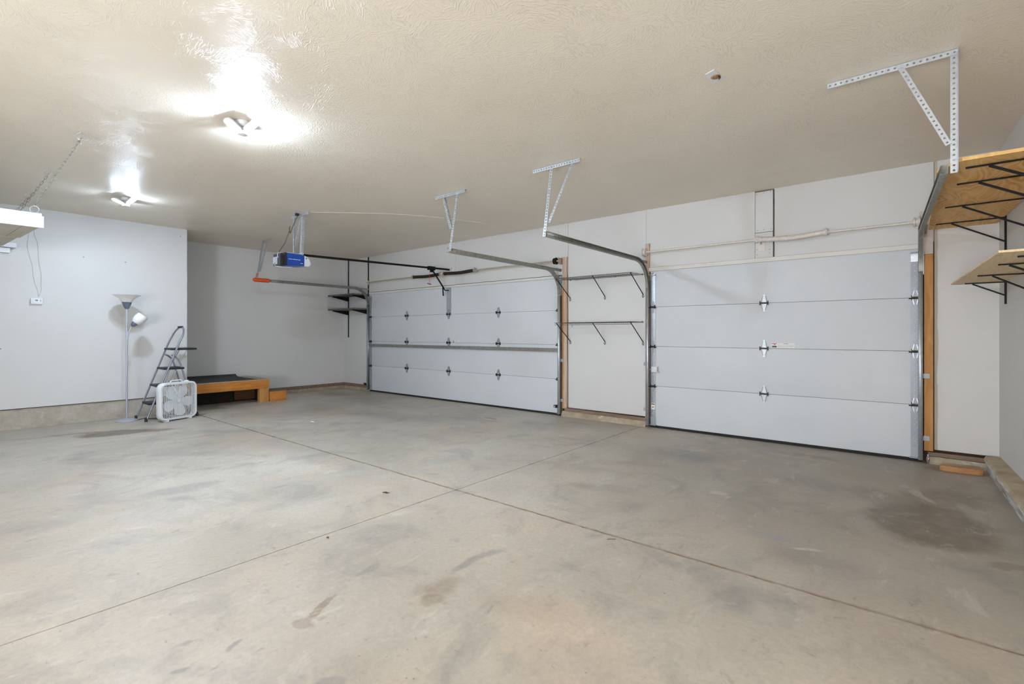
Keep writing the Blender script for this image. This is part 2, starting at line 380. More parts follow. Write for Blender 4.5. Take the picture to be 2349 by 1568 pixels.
def kerb():
    t = NT('painted_kerb'); sp = t.n('ShaderNodeSeparateXYZ'); t.l(t.tc.outputs['Object'], sp.inputs[0])
    tan = t.mix(t.mr(t.noise(5, 6, .7), .35, .7), s2l((196, 182, 158)), s2l((162, 142, 118)))
    wh = t.mix(t.mr(t.noise(7, 6, .75, t.mapping((1, .6, 3))), .42, .62), s2l((216, 216, 214)), s2l((156, 146, 132)))
    f = t.mr(t.math('ADD', sp.outputs[2], t.math('MULTIPLY', t.noise(8, 4, .7), .05)), .125, .145, 1, 0)
    c = t.mix(f, tan, wh)
    return t.out(c, .8, 0, t.bump(t.noise(40, 5, .7), .002), .25)
CURBR = kerb()
CURBD = rawconc('dirty_stem_wall', (186, 172, 150), (158, 142, 120), .6)

# ------------------------------------------------------------------ the room
CZ = 2.873; XL, XB, XR, YD, YR = -8.888, -10.0, .589, 6.15, -4.3
fl = MB().box(-10.4, 1.4, -4.6, 6.5, -.16, -.03).build('floor', SEAM, kind='structure', smooth=False)
def slab(x0, x1, y0, y1, jag):
    b = MB(); n = max(6, int((x1 - x0) / .05)) if jag else 2; top = []; bot = []
    j = lambda k: random.uniform(-.0075, .0055) if jag else 0
    lo = [(x0 + (x1 - x0) * i / n, y0 + (j(i) if jag == 'lo' else 0)) for i in range(n + 1)]
    hi = [(x0 + (x1 - x0) * i / n, y1 + (j(i) if jag == 'hi' else 0)) for i in range(n + 1)]
    for z, L in ((0, top), (-.028, bot)):
        L.append([b.bm.verts.new((p[0], p[1], z)) for p in lo]); L.append([b.bm.verts.new((p[0], p[1], z)) for p in hi])
    for i in range(n):
        b.bm.faces.new((top[0][i], top[0][i + 1], top[1][i + 1], top[1][i]))
        for r in (0, 1): b.bm.faces.new((top[r][i], top[r][i + 1], bot[r][i + 1], bot[r][i]))
    for i in (0, n): b.bm.faces.new((top[0][i], top[1][i], bot[1][i], bot[0][i]))
    return b.build('concrete_slab', FLOOR, fl, smooth=False)
xs = [-10.2, -6.602, -2.80, 1.2]; YJ = 2.705
for i in range(3):
    g = .002 if i == 1 else .003
    a = xs[i] + (0 if i == 0 else (.0012 if i == 1 else .004)); c_ = xs[i + 1] - (0 if i == 2 else (.0012 if i == 0 else .004))
    slab(a, c_, -4.5, YJ - .004, 'hi'); slab(a, c_, YJ + .004, 6.35, 'lo')
MB().box(-10.4, 1.4, -4.6, 6.5, CZ, CZ + .12).build('ceiling', CEIL, kind='structure', smooth=False)
MB().box(XL - .15, XL, YR, 2.707, .27, CZ).build('wall_left', WALL, kind='structure', smooth=False)
MB().box(XB, XL - .151, 2.59, 2.706, 0, CZ).build('wall_recess', WALL, kind='structure', smooth=False)
MB().box(XB - .15, XB, 2.5, 6.35, .125, CZ).build('wall_back', WALL, kind='structure', smooth=False)
xw = lambda y: .587 + .046 * (6.15 - y)      # the right wall runs slightly out of square
MB().prism([(xw(YR), YR, .10), (xw(6.35), 6.35, .10), (xw(6.35) + .15, 6.35, .10), (xw(YR) + .15, YR, .10)], (0, 0, CZ - .10)).build('wall_right', WALLR, kind='structure', smooth=False)
# rear wall behind the camera, window opening added for the fill light
b = MB(); b.box(-10, 1.2, YR - .15, YR, 0, .9).box(-10, 1.2, YR - .15, YR, 2.5, CZ).box(-10, -4.1, YR - .15, YR, .9, 2.5).box(.3, 1.2, YR - .15, YR, .9, 2.5)
b.build('wall_rear', WALL, kind='structure', smooth=False)
b = MB()
for x in (-4.05, -1.9, .25): b.box(x - .04, x + .04, YR - .12, YR - .05, .9, 2.5)
b.box(-4.1, .3, YR - .12, YR - .05, .9, .97).box(-4.1, .3, YR - .12, YR - .05, 2.43, 2.5)
win = b.build('added_window_1', WHITEW, kind='structure', smooth=False)  # unseen window, invented to go with the rear fill
g_ = NT('window_glass'); g_.b.inputs['Transmission Weight'].default_value = 1.0; g_.b.inputs['IOR'].default_value = 1.45
g_ = g_.out((.95, .97, .97), .02)
for x0, x1 in ((-4.01, -1.94), (-1.86, .21)): MB().box(x0, x1, YR - .088, YR - .082, .97, 2.43).build('pane', g_, win, smooth=False)
wf = MB().box(-10.15, .75, 6.205, 6.35, 0, CZ).build('wall_front', FRAMING, kind='structure', smooth=False)
def dp(x0, x1, z0, z1, y=6.15, m=WALL): return MB().box(x0, x1, y, 6.20, z0, z1, .0015).build('drywall_panel', m, wf)
dp(-10, -8.985, .125, CZ); dp(-8.982, -6.380, 2.112, CZ); dp(-6.374, -3.983, 2.112, CZ); dp(-3.978, -2.752, .132, CZ)
dp(-2.75, -1.424, 2.102, CZ); dp(-1.42, -1.236, 2.395, CZ - .014); dp(-1.42, -1.236, 2.102, 2.39); dp(-1.221, .143, 2.102, CZ); dp(.146, XR, .13, CZ, m=WALLE)
b = MB()
for (x, z) in ((-1.405, 2.835), (-1.33, 2.842), (-1.26, 2.845), (-1.395, 2.42), (-1.33, 2.42), (-1.255, 2.42), (-1.40, 2.2), (-1.27, 2.19), (-1.40, 2.14), (-1.27, 2.15)):
    b.lathe((x, 6.1495, z), [(.004, 0), (.004, .0012)], 8, Matrix.Rotation(PI / 2, 3, 'X'))
b.build('screw_head', DKSTEEL, wf, kind='stuff')
# foundation / stem walls
def wobbly(name, fa, y0, y1, n, m, wallx, ztop, zw):
    """kerb running along Y; fa(y)->(x at floor, x at top)"""
    b = MB(); R = []
    for i in range(n + 1):
        y = y0 + (y1 - y0) * i / n; xf, xt = fa(y); j = lambda a: random.uniform(-a, a)
        wallx = xw(y); R.append([b.bm.verts.new(p) for p in ((wallx + .02, y, 0), (xf + .006 + j(.003), y, 0), (xf - .004 + j(.003), y, ztop * .45), (xt - .004 + j(.003), y, ztop * .8), (xt + .010 + j(.002), y, ztop + j(.002)), (wallx + .02, y, zw))])
    for i in range(n):
        for k in range(6): b.bm.faces.new((R[i][k], R[i][(k + 1) % 6], R[i + 1][(k + 1) % 6], R[i + 1][k]))
    b.bm.faces.new(R[0]); b.bm.faces.new(R[-1])
    return b.build(name, m, kind='structure', ang=50)
wobbly('baseboard_right', lambda y: (.50 + (6.0 - y) * .032, .487 + (6.0 - y) * .028), 6.1, -4.2, 110, CURBR, XR, .136, .140)
MB().box(XL - .14, XL - .014, YR, 2.70, 0, .262, .004).build('baseboard_left', CURB, kind='structure')
MB().box(XL - .13, XL - .002, YR, 2.70, .262, .271).build('trim_1', SEAM, kind='structure', smooth=False)
MB().box(-10.1, -9.985, 2.72, 6.14, 0, .062, .004).build('baseboard_back', CURBD, kind='structure')
MB().box(-10.05, -9.975, 2.72, 6.14, .064, .124, .002).build('trim_2', PLATE, kind='structure')
MB().box(-9.97, -9.03, 6.135, 6.2, 0, .060, .004).build('baseboard_front', CURBD, kind='structure')
MB().box(-9.97, -9.03, 6.128, 6.2, .062, .122, .002).build('trim_3', PLATE, kind='structure')
def curbx(name, x0, x1, z, n, y=6.11):
    b = MB(); R = []
    for i in range(n + 1):
        x = x0 + (x1 - x0) * i / n; j = lambda a: random.uniform(-a, a)
        R.append([b.bm.verts.new(p) for p in ((x, 6.2, 0), (x, y - .012 + j(.006), 0), (x, y + j(.005), z * .6), (x, y + .012 + j(.003), z + j(.002)), (x, 6.2, z))])
    for i in range(n):
        for k in range(5): b.bm.faces.new((R[i][k], R[i][(k + 1) % 5], R[i + 1][(k + 1) % 5], R[i + 1][k]))
    b.bm.faces.new(R[0]); b.bm.faces.new(R[-1])
    return b.build(name, CURBD, kind='structure', ang=50)
curbx('baseboard_pier', -4.07, -2.742, .078, 30)
MB().bar((-4.02, 6.145, .103), (-2.735, 6.145, .095), .06, .044, bev=.002).build('trim_4', PLATE, kind='structure')
curbx('baseboard_corner', .095, .50, .066, 12)
MB().bar((.10, 6.145, .090), (.50, 6.145, .088), .06, .036, bev=.002).build('trim_5', PLATE, kind='structure')
MB().box(-4.06, -3.984, 6.118, 6.15, .118, 2.372, .002).build('trim_6', OLDPOST, kind='structure')
MB().box(-4.062, -4.034, 6.117, 6.149, .118, 1.90, .001).build('trim_7', PINEV, kind='structure')
MB().box(-2.752, -2.698, 6.118, 6.15, .10, 2.42, .002).build('trim_8', OLDPOST, kind='structure')
MB().box(.072, .138, 6.116, 6.149, .118, 1.99, .002).build('trim_9', PINEV, kind='structure')
MB().box(.036, .138, 6.116, 6.149, 1.992, 2.405, .002).build('trim_10', simple('primed_jamb_board', (216, 206, 200), (196, 178, 164), 6, .6), kind='structure')
MB().box(.1385, .144, 6.128, 6.149, .12, 2.11).build('trim_11', SEAM, kind='structure', smooth=False)

# ------------------------------------------------------------------ sectional doors
def hinge_mesh(b, x, z, y=6.148, s=1.0, rib=None):
    """tapered leaves, side flanges and a knuckle, proud of the panel"""
    up = [(-.030, .004), (.030, .004), (.014, .088), (.008, .098), (-.008, .098), (-.014, .088)]
    for sgn in (1, -1):
        b.prism([(x + q[0] * s, y, z + sgn * q[1] * s) for q in up], (0, -.003, 0))
        for e in (-1, 1) if rib else ():   # raised edges
            rib.bar((x + e * .028 * s, y - .006, z + sgn * .008 * s), (x + e * .012 * s, y - .005, z + sgn * .082 * s), .010 * s, .005, up=(1, 0, 0))
def hinge_pin(o, x, z, y=6.148, wide=.082):
    b = MB(); b.bar((x - wide / 2, y - .014, z), (x + wide / 2, y - .014, z), .018, .018)
    for e in (-1, 1): b.box(x + e * wide / 2 - .003, x + e * wide / 2 + .003, y - .026, y, z - .022, z + .022, .001)
    b.build('hinge_pin', DKSTEEL, o)
def door(name, x0, x1, hinges):
    o = bpy.data.objects.new(name, None); col.objects.link(o); o['kind'] = 'structure'; TK[o.name] = Vector((0, 0, 0))
    H = 2.10
    for k in range(4):
        z0 = .028 + k * (H - .028) / 4
        MB().box(x0, x1, 6.150, 6.198, z0 + .0015, z0 + (H - .028) / 4 - .0015, .0015).build('door_panel', PANEL, o)
    MB().box(x0, x1, 6.140, 6.2, 0, .030, .004).build('bottom_seal', RUBBER, o)
    for k in (1, 2, 3):
        z = .028 + k * (H - .028) / 4
        for h in hinges:
            b = MB(); rb = MB(); hinge_mesh(b, h, z, s=1.0, rib=rb); q = b.build('hinge', HINGE, o); rb.build('hinge_rib', RIB, q); hinge_pin(q, h, z)
    return o
d1 = door('door_1', -8.98, -4.10, (-7.747, -6.548, -5.348))
d2 = door('door_2', -2.69, .050, (-1.326,))
def stile(d, x0, x1, name='end_stile', z0=.03, z1=2.03):
    s_ = MB().box(x0, x1, 6.142, 6.150, z0, z1, .001).build(name, STILE if x1 > 0 or name != 'end_stile' else GALV, d)
    b = MB(); z = z0 + .05
    while z < z1 - .05:
        b.box((x0 + x1) / 2 - .008, (x0 + x1) / 2 - .003, 6.1405, 6.143, z, z + .004)
        b.box((x0 + x1) / 2 + .012, (x0 + x1) / 2 + .017, 6.1405, 6.143, z + .02, z + .024); z += .055
    b.build('rivets', WHITEP, s_, kind='stuff'); return s_
def roller(d, x, z, side):
    b = MB(); rb = MB(); hinge_mesh(b, x, z, 6.140, .8, rb)
    q = b.build('roller_hinge', STILE, d); rb.build('hinge_rib', HINGE, q); hinge_pin(q, x, z, 6.140, .056)
    MB().tube([(x - side * .05, 6.118, z - .008), (x + side * .055, 6.118, z - .008)], .006, 8).build('roller_stem', DKSTEEL, q)
stile(d1, -4.16, -4.105); stile(d1, -8.972, -8.925); stile(d2, -2.682, -2.622); stile(d2, -.028, .044)
stile(d1, -6.605, -6.49, 'centre_stile', 1.565, 2.075)
for k in (1, 2, 3):
    z = .028 + k * .518
    roller(d1, -4.133, z, 1); roller(d1, -8.950, z, -1); roller(d2, -2.652, z, -1); roller(d2, .008, z, 1)
for d, x, sd in ((d1, -4.133, 1), (d1, -8.95, -1), (d2, -2.652, -1), (d2, .008, 1)):
    b = MB(); b.box(x - .04, x + .04, 6.10, 6.143, 1.995, 2.002).box(x - .035, x + .035, 6.135, 6.143, 1.93, 2.0).tube([(x - .045, 6.11, 2.006), (x + sd * .05 + .02, 6.11, 2.006)], .006, 8)
    b.build('top_roller_bracket', HINGE, d)
    b = MB(); b.box(x - .045, x + .045, 6.112, 6.142, .032, .040).box(x - .035, x + .035, 6.136, 6.142, .034, .14)
    b.build('bottom_bracket', STILE, d)
STRUTW = simple('painted_strut', (222, 219, 214), (214, 210, 203), 4, .5)
def ustrut(d, x0, x1, z0, z1, m, y=6.10):
    b = MB(); t_ = .0025; zc = (z0 + z1) / 2
    b.box(x0, x1, 6.143, 6.148, z0, z1).box(x0, x1, y, y + t_, z0 + .008, z1 - .008).box(x0, x1, y, 6.145, z1 - .008, z1 - .008 + t_).box(x0, x1, y, 6.145, z0 + .008 - t_, z0 + .008)
    return b.build('strut', m, d)
ustrut(d1, -8.975, -4.14, .955, 1.010, GALVD); ustrut(d1, -8.98, -4.14, 2.058, 2.104, STRUTW, 6.115); ustrut(d2, -2.705, .030, 2.046, 2.100, STRUTW, 6.118)
def notice(d, x, z, w_, h_):
    s_ = MB().box(x, x + w_, 6.1488, 6.1505, z, z + h_).build('warning_label', LABELW, d, smooth=False)
    MB().box(x + .003, x + w_ * .22, 6.1480, 6.1489, z + h_ * .80, z + h_ * .96).box(x + w_ * .10, x + w_ * .15, 6.1480, 6.1489, z + h_ * .58, z + h_ * .78).build('red_heading', REDP, s_, smooth=False)
    MB().box(x + .003, x + w_ * .22, 6.1480, 6.1489, z + h_ * .08, z + h_ * .44).build('pictogram', BLKP, s_, smooth=False)
    MB().box(x + w_ * .52, x + w_ * .72, 6.1480, 6.1489, z + h_ * .86, z + h_ * .95).build('blue_heading', BLUEP, s_, smooth=False)
    b = MB()
    for k in range(4):
        xx = x + w_ * .26
        while xx < x + w_ * .95:
            ww = random.uniform(.008, .022); b.box(xx, min(xx + ww, x + w_ * .97), 6.1480, 6.1489, z + h_ * (.14 + .17 * k), z + h_ * (.14 + .17 * k) + .0022); xx += ww + .005
    b.build('printed_lines', GREYPL, s_, kind='stuff', smooth=False)
notice(d2, -1.247, 1.074, .225, .05); notice(d1, -6.445, 1.068, .16, .042)
s_ = MB().box(-2.678, -2.628, 6.1395, 6.1415, .236, .322).build('caution_sticker', LABELW, d2, smooth=False)
MB().box(-2.676, -2.630, 6.1388, 6.1396, .300, .312).build('red_heading', REDP, s_, smooth=False)
MB().box(-2.663, -2.643, 6.1388, 6.1396, .262, .272).build('pictogram', BLKP, s_, smooth=False)
lk = MB().box(-2.668, -2.585, 6.122, 6.143, .728, .800, .004).build('slide_lock', WHITEP, d2)
MB().box(-2.70, -2.664, 6.126, 6.132, .752, .768, .002).box(-2.588, -2.566, 6.112, 6.130, .724, .738, .002).box(-2.592, -2.582, 6.11, 6.132, .735, .80, .002).build('latch', GALV, lk)

# ------------------------------------------------------------------ door tracks
def angle(p0, p1, a, b_, w_=.032):
    m = MB(); m.punched(p0, p1, a, w_); m.punched(p0, p1, b_, w_); return m
def track(xv, xe, opening, label, ye=3.80, ze=2.182, y0=6.095, mat=GALVD, R=.34, vmat=GALV):
    o = thing('garage_door_track', label, 'door track', (xv, y0, 0.0), 'garage door tracks')
    zc = 2.175 - R
    def sweep(path, name, m):
        prof = [(-.019, .034), (-.025, .030), (-.025, 0), (.025, 0), (.025, .030), (.019, .034)]
        b = MB(); rings = []
        for i, (x, y, z) in enumerate(path):
            p = Vector((x, y, z)); q0 = Vector(path[max(i - 1, 0)]); q1 = Vector(path[min(i + 1, len(path) - 1)])
            t_ = (q1 - q0).normalized(); nrm = Vector((1, 0, 0)).cross(t_).normalized()
            rings.append([b.bm.verts.new(p + nrm * u + Vector((opening, 0, 0)) * v) for u, v in prof])
        for i in range(len(rings) - 1):
            for k in range(5): b.bm.faces.new((rings[i][k], rings[i][k + 1], rings[i + 1][k + 1], rings[i + 1][k]))
        return b.build(name, m, o, solid=.0022, ang=40)
    sweep([(xv, y0, .03), (xv, y0, zc - .02)], 'vertical_track', vmat)
    pth = [(xv, y0 - R + R * math.cos(a * PI / 2 / 12), zc + R * math.sin(a * PI / 2 / 12)) for a in range(13)]
    pth = [(xv, y0, zc - .018)] + pth
    pth += [(xv + (xe - xv) * i / 4, y0 - R + (ye - y0 + R) * i / 4, 2.175 + (ze - 2.175) * i / 4) for i in range(1, 5)]
    sweep(pth, 'horizontal_track', mat)
    b = MB()
    b.box(xv - .002 - opening * .004, xv + .002 - opening * .004, y0 - .01, 6.145, 1.80, 2.02).box(xv - opening * .002, xv - opening * .034, 6.143, 6.147, 1.80, 2.12)
    b.build('flag_bracket', GALV, o)
    for z in (.235, .83):
        b = MB(); b.box(xv - opening * .005, xv - opening * .050, 6.113, 6.117, z - .022, z + .022, .001).box(xv - opening * .003, xv - opening * .006, y0 - .01, 6.116, z - .02, z + .02)
        b.lathe((xv - opening * .032, 6.113, z), [(.006, 0), (.005, .004)], 6, Matrix.Rotation(PI / 2, 3, 'X')); b.build('jamb_bracket', STILE, o)
    return o
t1 = track(-9.00, -9.00, 1, 'grey door track at the far end by the corner, orange wrapped end', 3.80)
t2 = track(-4.085, -4.085, -1, 'dull steel door track on the right edge of the wide door', 3.83)
t3 = track(-2.722, -2.722, 1, 'steel door track between the wire shelves and the narrow door', 3.80)
t4 = track(.062, .150, -1, 'steel door track rising beside the plywood shelves', 3.77, 2.185)
def hang(o, cx0, cx1, cy, vx, vz, top_dx, d0, d1_, yv, fy_=1):
    angle((cx0, cy, CZ - .003), (cx1, cy, CZ - .003), (0, 0, -1), (0, 1, 0)).build('ceiling_angle', GALV, o, solid=.002, smooth=False)
    angle((vx, cy + .006, CZ - .004), (vx, yv, vz), (1 if vx < 0 else -1, 0, 0), (0, fy_, 0)).build('hanger_angle', GALV, o, solid=.002, smooth=False)
    p0, p1 = Vector(d0), Vector(d1_); s = Vector((1, 0, .3)) if (p1 - p0).x < 0 else Vector((-1, 0, .3))
    d = (p1 - p0).normalized(); s = (s - d * s.dot(d)).normalized()
    angle(p0, p1, s, (0, 1, 0), .028).build('diagonal_brace', GALV, o, solid=.002, smooth=False)
hang(t1, -8.965, -8.63, 3.89, -8.965, 2.20, 0, (-8.78, 3.90, 2.86), (-8.965, 3.84, 2.33), 3.79)
hang(t2, -4.44, -3.94, 3.945, -4.078, 2.17, 0, (-4.30, 3.955, 2.86), (-4.09, 3.88, 2.44), 3.83)
hang(t3, -2.955, -2.41, 3.92, -2.745, 2.16, 0, (-2.50, 3.93, 2.86), (-2.715, 3.84, 2.30), 3.80)
hang(t4, -.441, .195, 3.79, .192, 2.16, 0, (-.055, 3.785, 2.86), (.165, 3.775, 2.33), 3.785, -1)
for tr, x, o_ in ((t1, -9.00, 1), (t2, -4.085, -1), (t3, -2.722, 1), (t4, .066, -1)):
    m = MB(); m.box(x - o_ * .003, x - o_ * .006, 5.60, 6.118, 2.155, 2.187).box(x - o_ * .003, x - o_ * .026, 5.60, 6.118, 2.187, 2.190); m.build('track_angle', GALVD, tr)
b = MB(); b.tube([(-8.985, 3.77, 2.180), (-8.985, 4.02, 2.181)], .036, 12); b.tube([(-8.985, 3.80, 2.185), (-8.97, 3.815, 2.30)], .017, 8); b.lathe((-8.985, 3.77, 2.18), [(.036, 0), (.022, .02), (0.0005, .026)], 12, Matrix.Rotation(PI / 2, 3, 'X'))
b.build('orange_padding', ORANGE, t1)

# ------------------------------------------------------------------ torsion springs
def torsion(label, xa, xb, z, y, springs, m, sm, drums, ctr, sag):
    o = thing('torsion_spring_shaft', label, 'torsion spring', ((xa + xb) / 2, y, z), 'torsion spring shafts')
    MB().tube([(xa, y, z), (xb, y, z)], .013, 12).build('shaft', m, o)
    for (a, c) in springs:
        n = 110; pts = []; rs = []
        for i in range(n + 1):
            f = i / n; pts.append((a + (c - a) * f, y, z - sag * math.sin(PI * f) + .002 * math.sin(9 * f))); rs.append(.030 if i % 2 else .0265)
        MB().tube(pts, rs, 12).build('spring', sm, o, ang=80)
        for q in (a, c):
            b = MB(); b.tube([(q - .018, y, z), (q + .018, y, z)], .036, 14); b.tube([(q - .004, y, z + .03), (q - .004, y, z + .052)], .006, 6); b.tube([(q + .006, y - .03, z), (q + .006, y - .046, z - .012)], .006, 6)
            b.build('winding_cone', m, o)
    for q, mm in drums:
        M = Matrix.Rotation(PI / 2, 3, 'Y')
        MB().lathe((q - .03, y, z), [(.034, 0), (.034, .004), (.046, .006), (.046, .016), (.036, .018), (.036, .038), (.052, .040), (.052, .052), (.018, .056)], 20, M).build('cable_drum', mm, o)
    for q in ctr:
        b = MB(); b.box(q - .035, q + .035, 6.142, 6.148, z - .12, z + .07, .002).box(q - .003, q + .003, y - .02, 6.145, z - .05, z + .03, .001); b.tube([(q - .02, y, z), (q + .02, y, z)], .032, 12)
        b.build('centre_bracket', PAINTST, o)
    for q in (xa, xb):
        b = MB(); b.box(q - .003, q + .003, y - .03, 6.146, z - .045, z + .045, .001).box(q - .03, q + .003, 6.110, 6.117, z - .05, z + .05, .001); b.build('end_bearing_plate', m, o)
    return o
TANST = simple('tan_painted_steel', (190, 180, 165), (168, 156, 140), 30, .5, .15)
torsion('tan shaft above the wide door with two dark oily springs', -9.022, -4.07, 2.312, 6.05, [(-7.44, -6.66), (-6.58, -5.80)], TANST, OILSPR, [(-8.995, PAINTST), (-4.14, DKSTEEL)], [-6.62], .012)
torsion('painted shaft above the narrow door with one pale spring', -2.76, .036, 2.298, 6.06, [(-1.38, -.72)], PAINTST, PAINTST, [(-2.735, PAINTST), (.02, PAINTST)], [-1.35], .018)

# ------------------------------------------------------------------ opener
op = thing('garage_door_opener', 'blue ceiling hung door opener with black rail to the wide door', 'door opener', (-6.53, 3.2, 2.13))
b = MB(); prof = [(3.10, 2.135), (3.345, 2.150), (3.345, 2.285), (3.30, 2.300), (3.10, 2.303)]
b.prism([(-6.625, y, z) for y, z in prof], (.210, 0, 0)); b.build('motor_cover', BLUE, op)
MB().box(-6.628, -6.41, 3.07, 3.105, 2.135, 2.306, .006).build('cover_band', BLKPL, op)
e_ = MB().box(-6.62, -6.425, 3.02, 3.072, 2.132, 2.290, .010).build('control_end', CONTROL, op)
MB().box(-6.612, -6.56, 3.013, 3.021, 2.165, 2.25, .002).box(-6.55, -6.50, 3.013, 3.021, 2.15, 2.25, .002).build('terminal_panel', GALV, e_)
b = MB(); lp = [(3.345, 2.148)] + [(3.345 + .090 * math.sin(a), 2.150 + .062 - .062 * math.cos(a) if a < PI / 2 else 2.212 + .075 * (1 - math.sin(a))) for a in [PI * k / 16 for k in range(1, 9)]]
lp = [(3.345, 2.148), (3.40, 2.149), (3.425, 2.165), (3.432, 2.195), (3.42, 2.235), (3.395, 2.265), (3.365, 2.285), (3.345, 2.292)]
b.prism([(-6.626, y, z) for y, z in lp], (.213, 0, 0)); ln_ = b.build('light_lens', LENS, op)
MB().lathe((-6.413, 3.372, 2.255), [(.008, 0), (.008, .002)], 10, Matrix.Rotation(PI / 2, 3, 'Y')).build('lens_screw', BLKPL, ln_)
b = MB(); xx = 3.13
for ww in (.012, .02, .008, .025, .018, .014, .02): b.box(-6.4155, -6.4135, xx, xx + ww, 2.222, 2.229); xx += ww + .007
b.box(-6.4155, -6.4135, 3.29, 3.325, 2.178, 2.184).build('printed_lettering', WHITEP, op, kind='stuff', smooth=False)
MB().box(-6.62, -6.43, 3.13, 3.34, 2.298, 2.315, .002).box(-6.73, -6.42, 3.315, 3.34, 2.305, 2.33, .001).build('top_bracket', GALV, op)
MB().bar((-6.53, 3.34, 2.315), (-6.50, 6.13, 2.385), .028, .030, bev=.002).build('rail', BLACK, op)
MB().box(-6.53, -6.47, 6.11, 6.15, 2.34, 2.43, .002).build('header_bracket', PAINTST, op)
MB().box(-6.535, -6.475, 5.62, 5.76, 2.335, 2.40, .004).box(-6.52, -6.49, 5.67, 5.72, 2.30, 2.34, .003).build('trolley', BLACK, op)
MB().bar((-6.50, 5.72, 2.33), (-6.55, 6.03, 2.04), .010, .026, up=(0, 1, 1)).bar((-6.55, 6.00, 2.06), (-6.58, 6.04, 1.91), .010, .022, up=(0, 1, 0)).tube([(-6.55, 6.02, 2.04), (-6.55, 6.06, 2.01), (-6.545, 6.14, 2.015)], .010, 6).build('door_arm', BLACK, op)
c_ = MB().tube([(-6.515, 5.66, 2.31), (-6.517, 5.66, 2.10)], .003, 6).build('release_cord', REDC, op)
MB().bar((-6.56, 5.65, 2.105), (-6.49, 5.67, 2.085), .016, .016, bev=.003).build('pull_handle', simple('dark_red_handle', (140, 40, 36), (120, 34, 30), 10, .5), c_)
angle((-6.766, 3.335, CZ - .003), (-6.28, 3.33, CZ - .003), (0, 0, -1), (0, 1, 0)).build('ceiling_angle', GALV, op, solid=.002, smooth=False)
angle((-6.71, 3.335, CZ - .01), (-6.715, 3.335, 2.32), (1, 0, 0), (0, 1, 0)).build('hanger_angle', GALV, op, solid=.002, smooth=False)
angle((-6.43, 3.33, CZ - .01), (-6.475, 3.325, 2.285), (-1, 0, 0), (0, 1, 0)).build('hanger_angle', GALV, op, solid=.002, smooth=False)
angle((-6.49, 3.345, CZ - .02), (-6.70, 3.345, 2.42), (-1, 0, -.4), (0, 1, 0), .028).build('diagonal_brace', GALV, op, solid=.002, smooth=False)
MB().tube([(-6.50, 3.30, 2.85), (-6.50, 3.27, 2.79), (-6.54, 3.26, 2.72), (-6.60, 3.26, 2.66), (-6.66, 3.27, 2.62), (-6.70, 3.28, 2.64), (-6.71, 3.28, 2.70), (-6.69, 3.28, 2.72), (-6.68, 3.27, 2.66), (-6.70, 3.25, 2.58), (-6.71, 3.22, 2.48), (-6.72, 3.16, 2.38), (-6.70, 3.10, 2.30)], .006, 6).build('power_cable', simple('grey_cable', (96, 92, 86), (84, 80, 74), 20, .6), op)
MB().tube([(-6.55, 3.20, 2.31), (-6.54, 3.09, 2.32), (-6.50, 3.03, 2.305), (-6.47, 3.005, 2.27), (-6.45, 3.005, 2.23)], .004, 6).tube([(-6.58, 3.015, 2.16), (-6.52, 3.00, 2.125), (-6.44, 3.07, 2.112), (-6.46, 3.2, 2.125)], .003, 6).build('low_voltage_wire', WHITEP, op)
MB().box(-6.53, -6.49, 3.27, 3.31, CZ - .035, CZ - .003, .003).build('plug', BLKPL, op)
b = MB(); b.tube([(-6.30, 3.36, CZ - .006), (-6.0, 3.62, CZ - .006), (-5.6, 4.02, CZ - .006), (-5.35, 4.35, CZ - .006), (-5.1, 4.8, CZ - .006), (-4.9, 5.4, CZ - .006), (-4.8, 6.1, CZ - .006)], .0028, 6)
b.build('ceiling_wire', simple('cream_wire', (222, 214, 198), (210, 200, 184), 10, .6), label='thin cream wire stapled across the ceiling from the opener to the door wall', cat='wire', loc=(-6.3, 3.36, 2.86))

# ------------------------------------------------------------------ ceiling lamps (bulbs with three folding wings)
def wing_lamp(label, x, y, wings, led, grp='three winged ceiling lamps'):
    o = thing('ceiling_lamp', label, 'ceiling lamp', (x, y, CZ - .002), grp)
    MB().lathe((x, y, CZ - .040), [(.035, 0), (.052, .012), (.056, .039)], 20).build('lamp_holder', WHITEP, o)
    MB().lathe((x, y, CZ - .105), [(.012, 0), (.036, .008), (.038, .030), (.022, .045), (.016, .066)], 20).build('heat_sink', WHITEP, o)
    for (az, tilt) in wings:
        # wing: long axis runs outwards (cos az, sin az), face points down then tilted outwards
        M = Matrix.Translation((x, y, CZ - .088)) @ Matrix.Rotation(az, 4, 'Z') @ Matrix.Rotation(-tilt, 4, 'Y')
        pts = [(.03, -.030), (.05, -.042), (.125, -.045), (.145, -.032), (.150, 0), (.145, .032), (.125, .045), (.05, .042), (.03, .030)]
        b = MB(); b.prism([M @ Vector((p[0], p[1], 0)) for p in pts], (M.to_3x3() @ Vector((0, 0, .012)))); wg = b.build('wing', WHITEP, o)
        b = MB(); b.prism([M @ Vector((.09 + (p[0] - .09) * .86, p[1] * .86, -.0022)) for p in pts], (M.to_3x3() @ Vector((0, 0, .002)))); b.build('diode_panel', led, wg)
    return o
wing_lamp('three winged ceiling lamp nearest the camera, glaring white', -4.02, 1.60, [(.75, math.radians(40)), (2.5, math.radians(33)), (-1.4, math.radians(24))], LED)
wing_lamp('smaller looking ceiling lamp further off over the left wall corner', -7.37, 1.60, [(.75, math.radians(40)), (2.8, math.radians(22)), (-1.4, math.radians(20))], LED2)

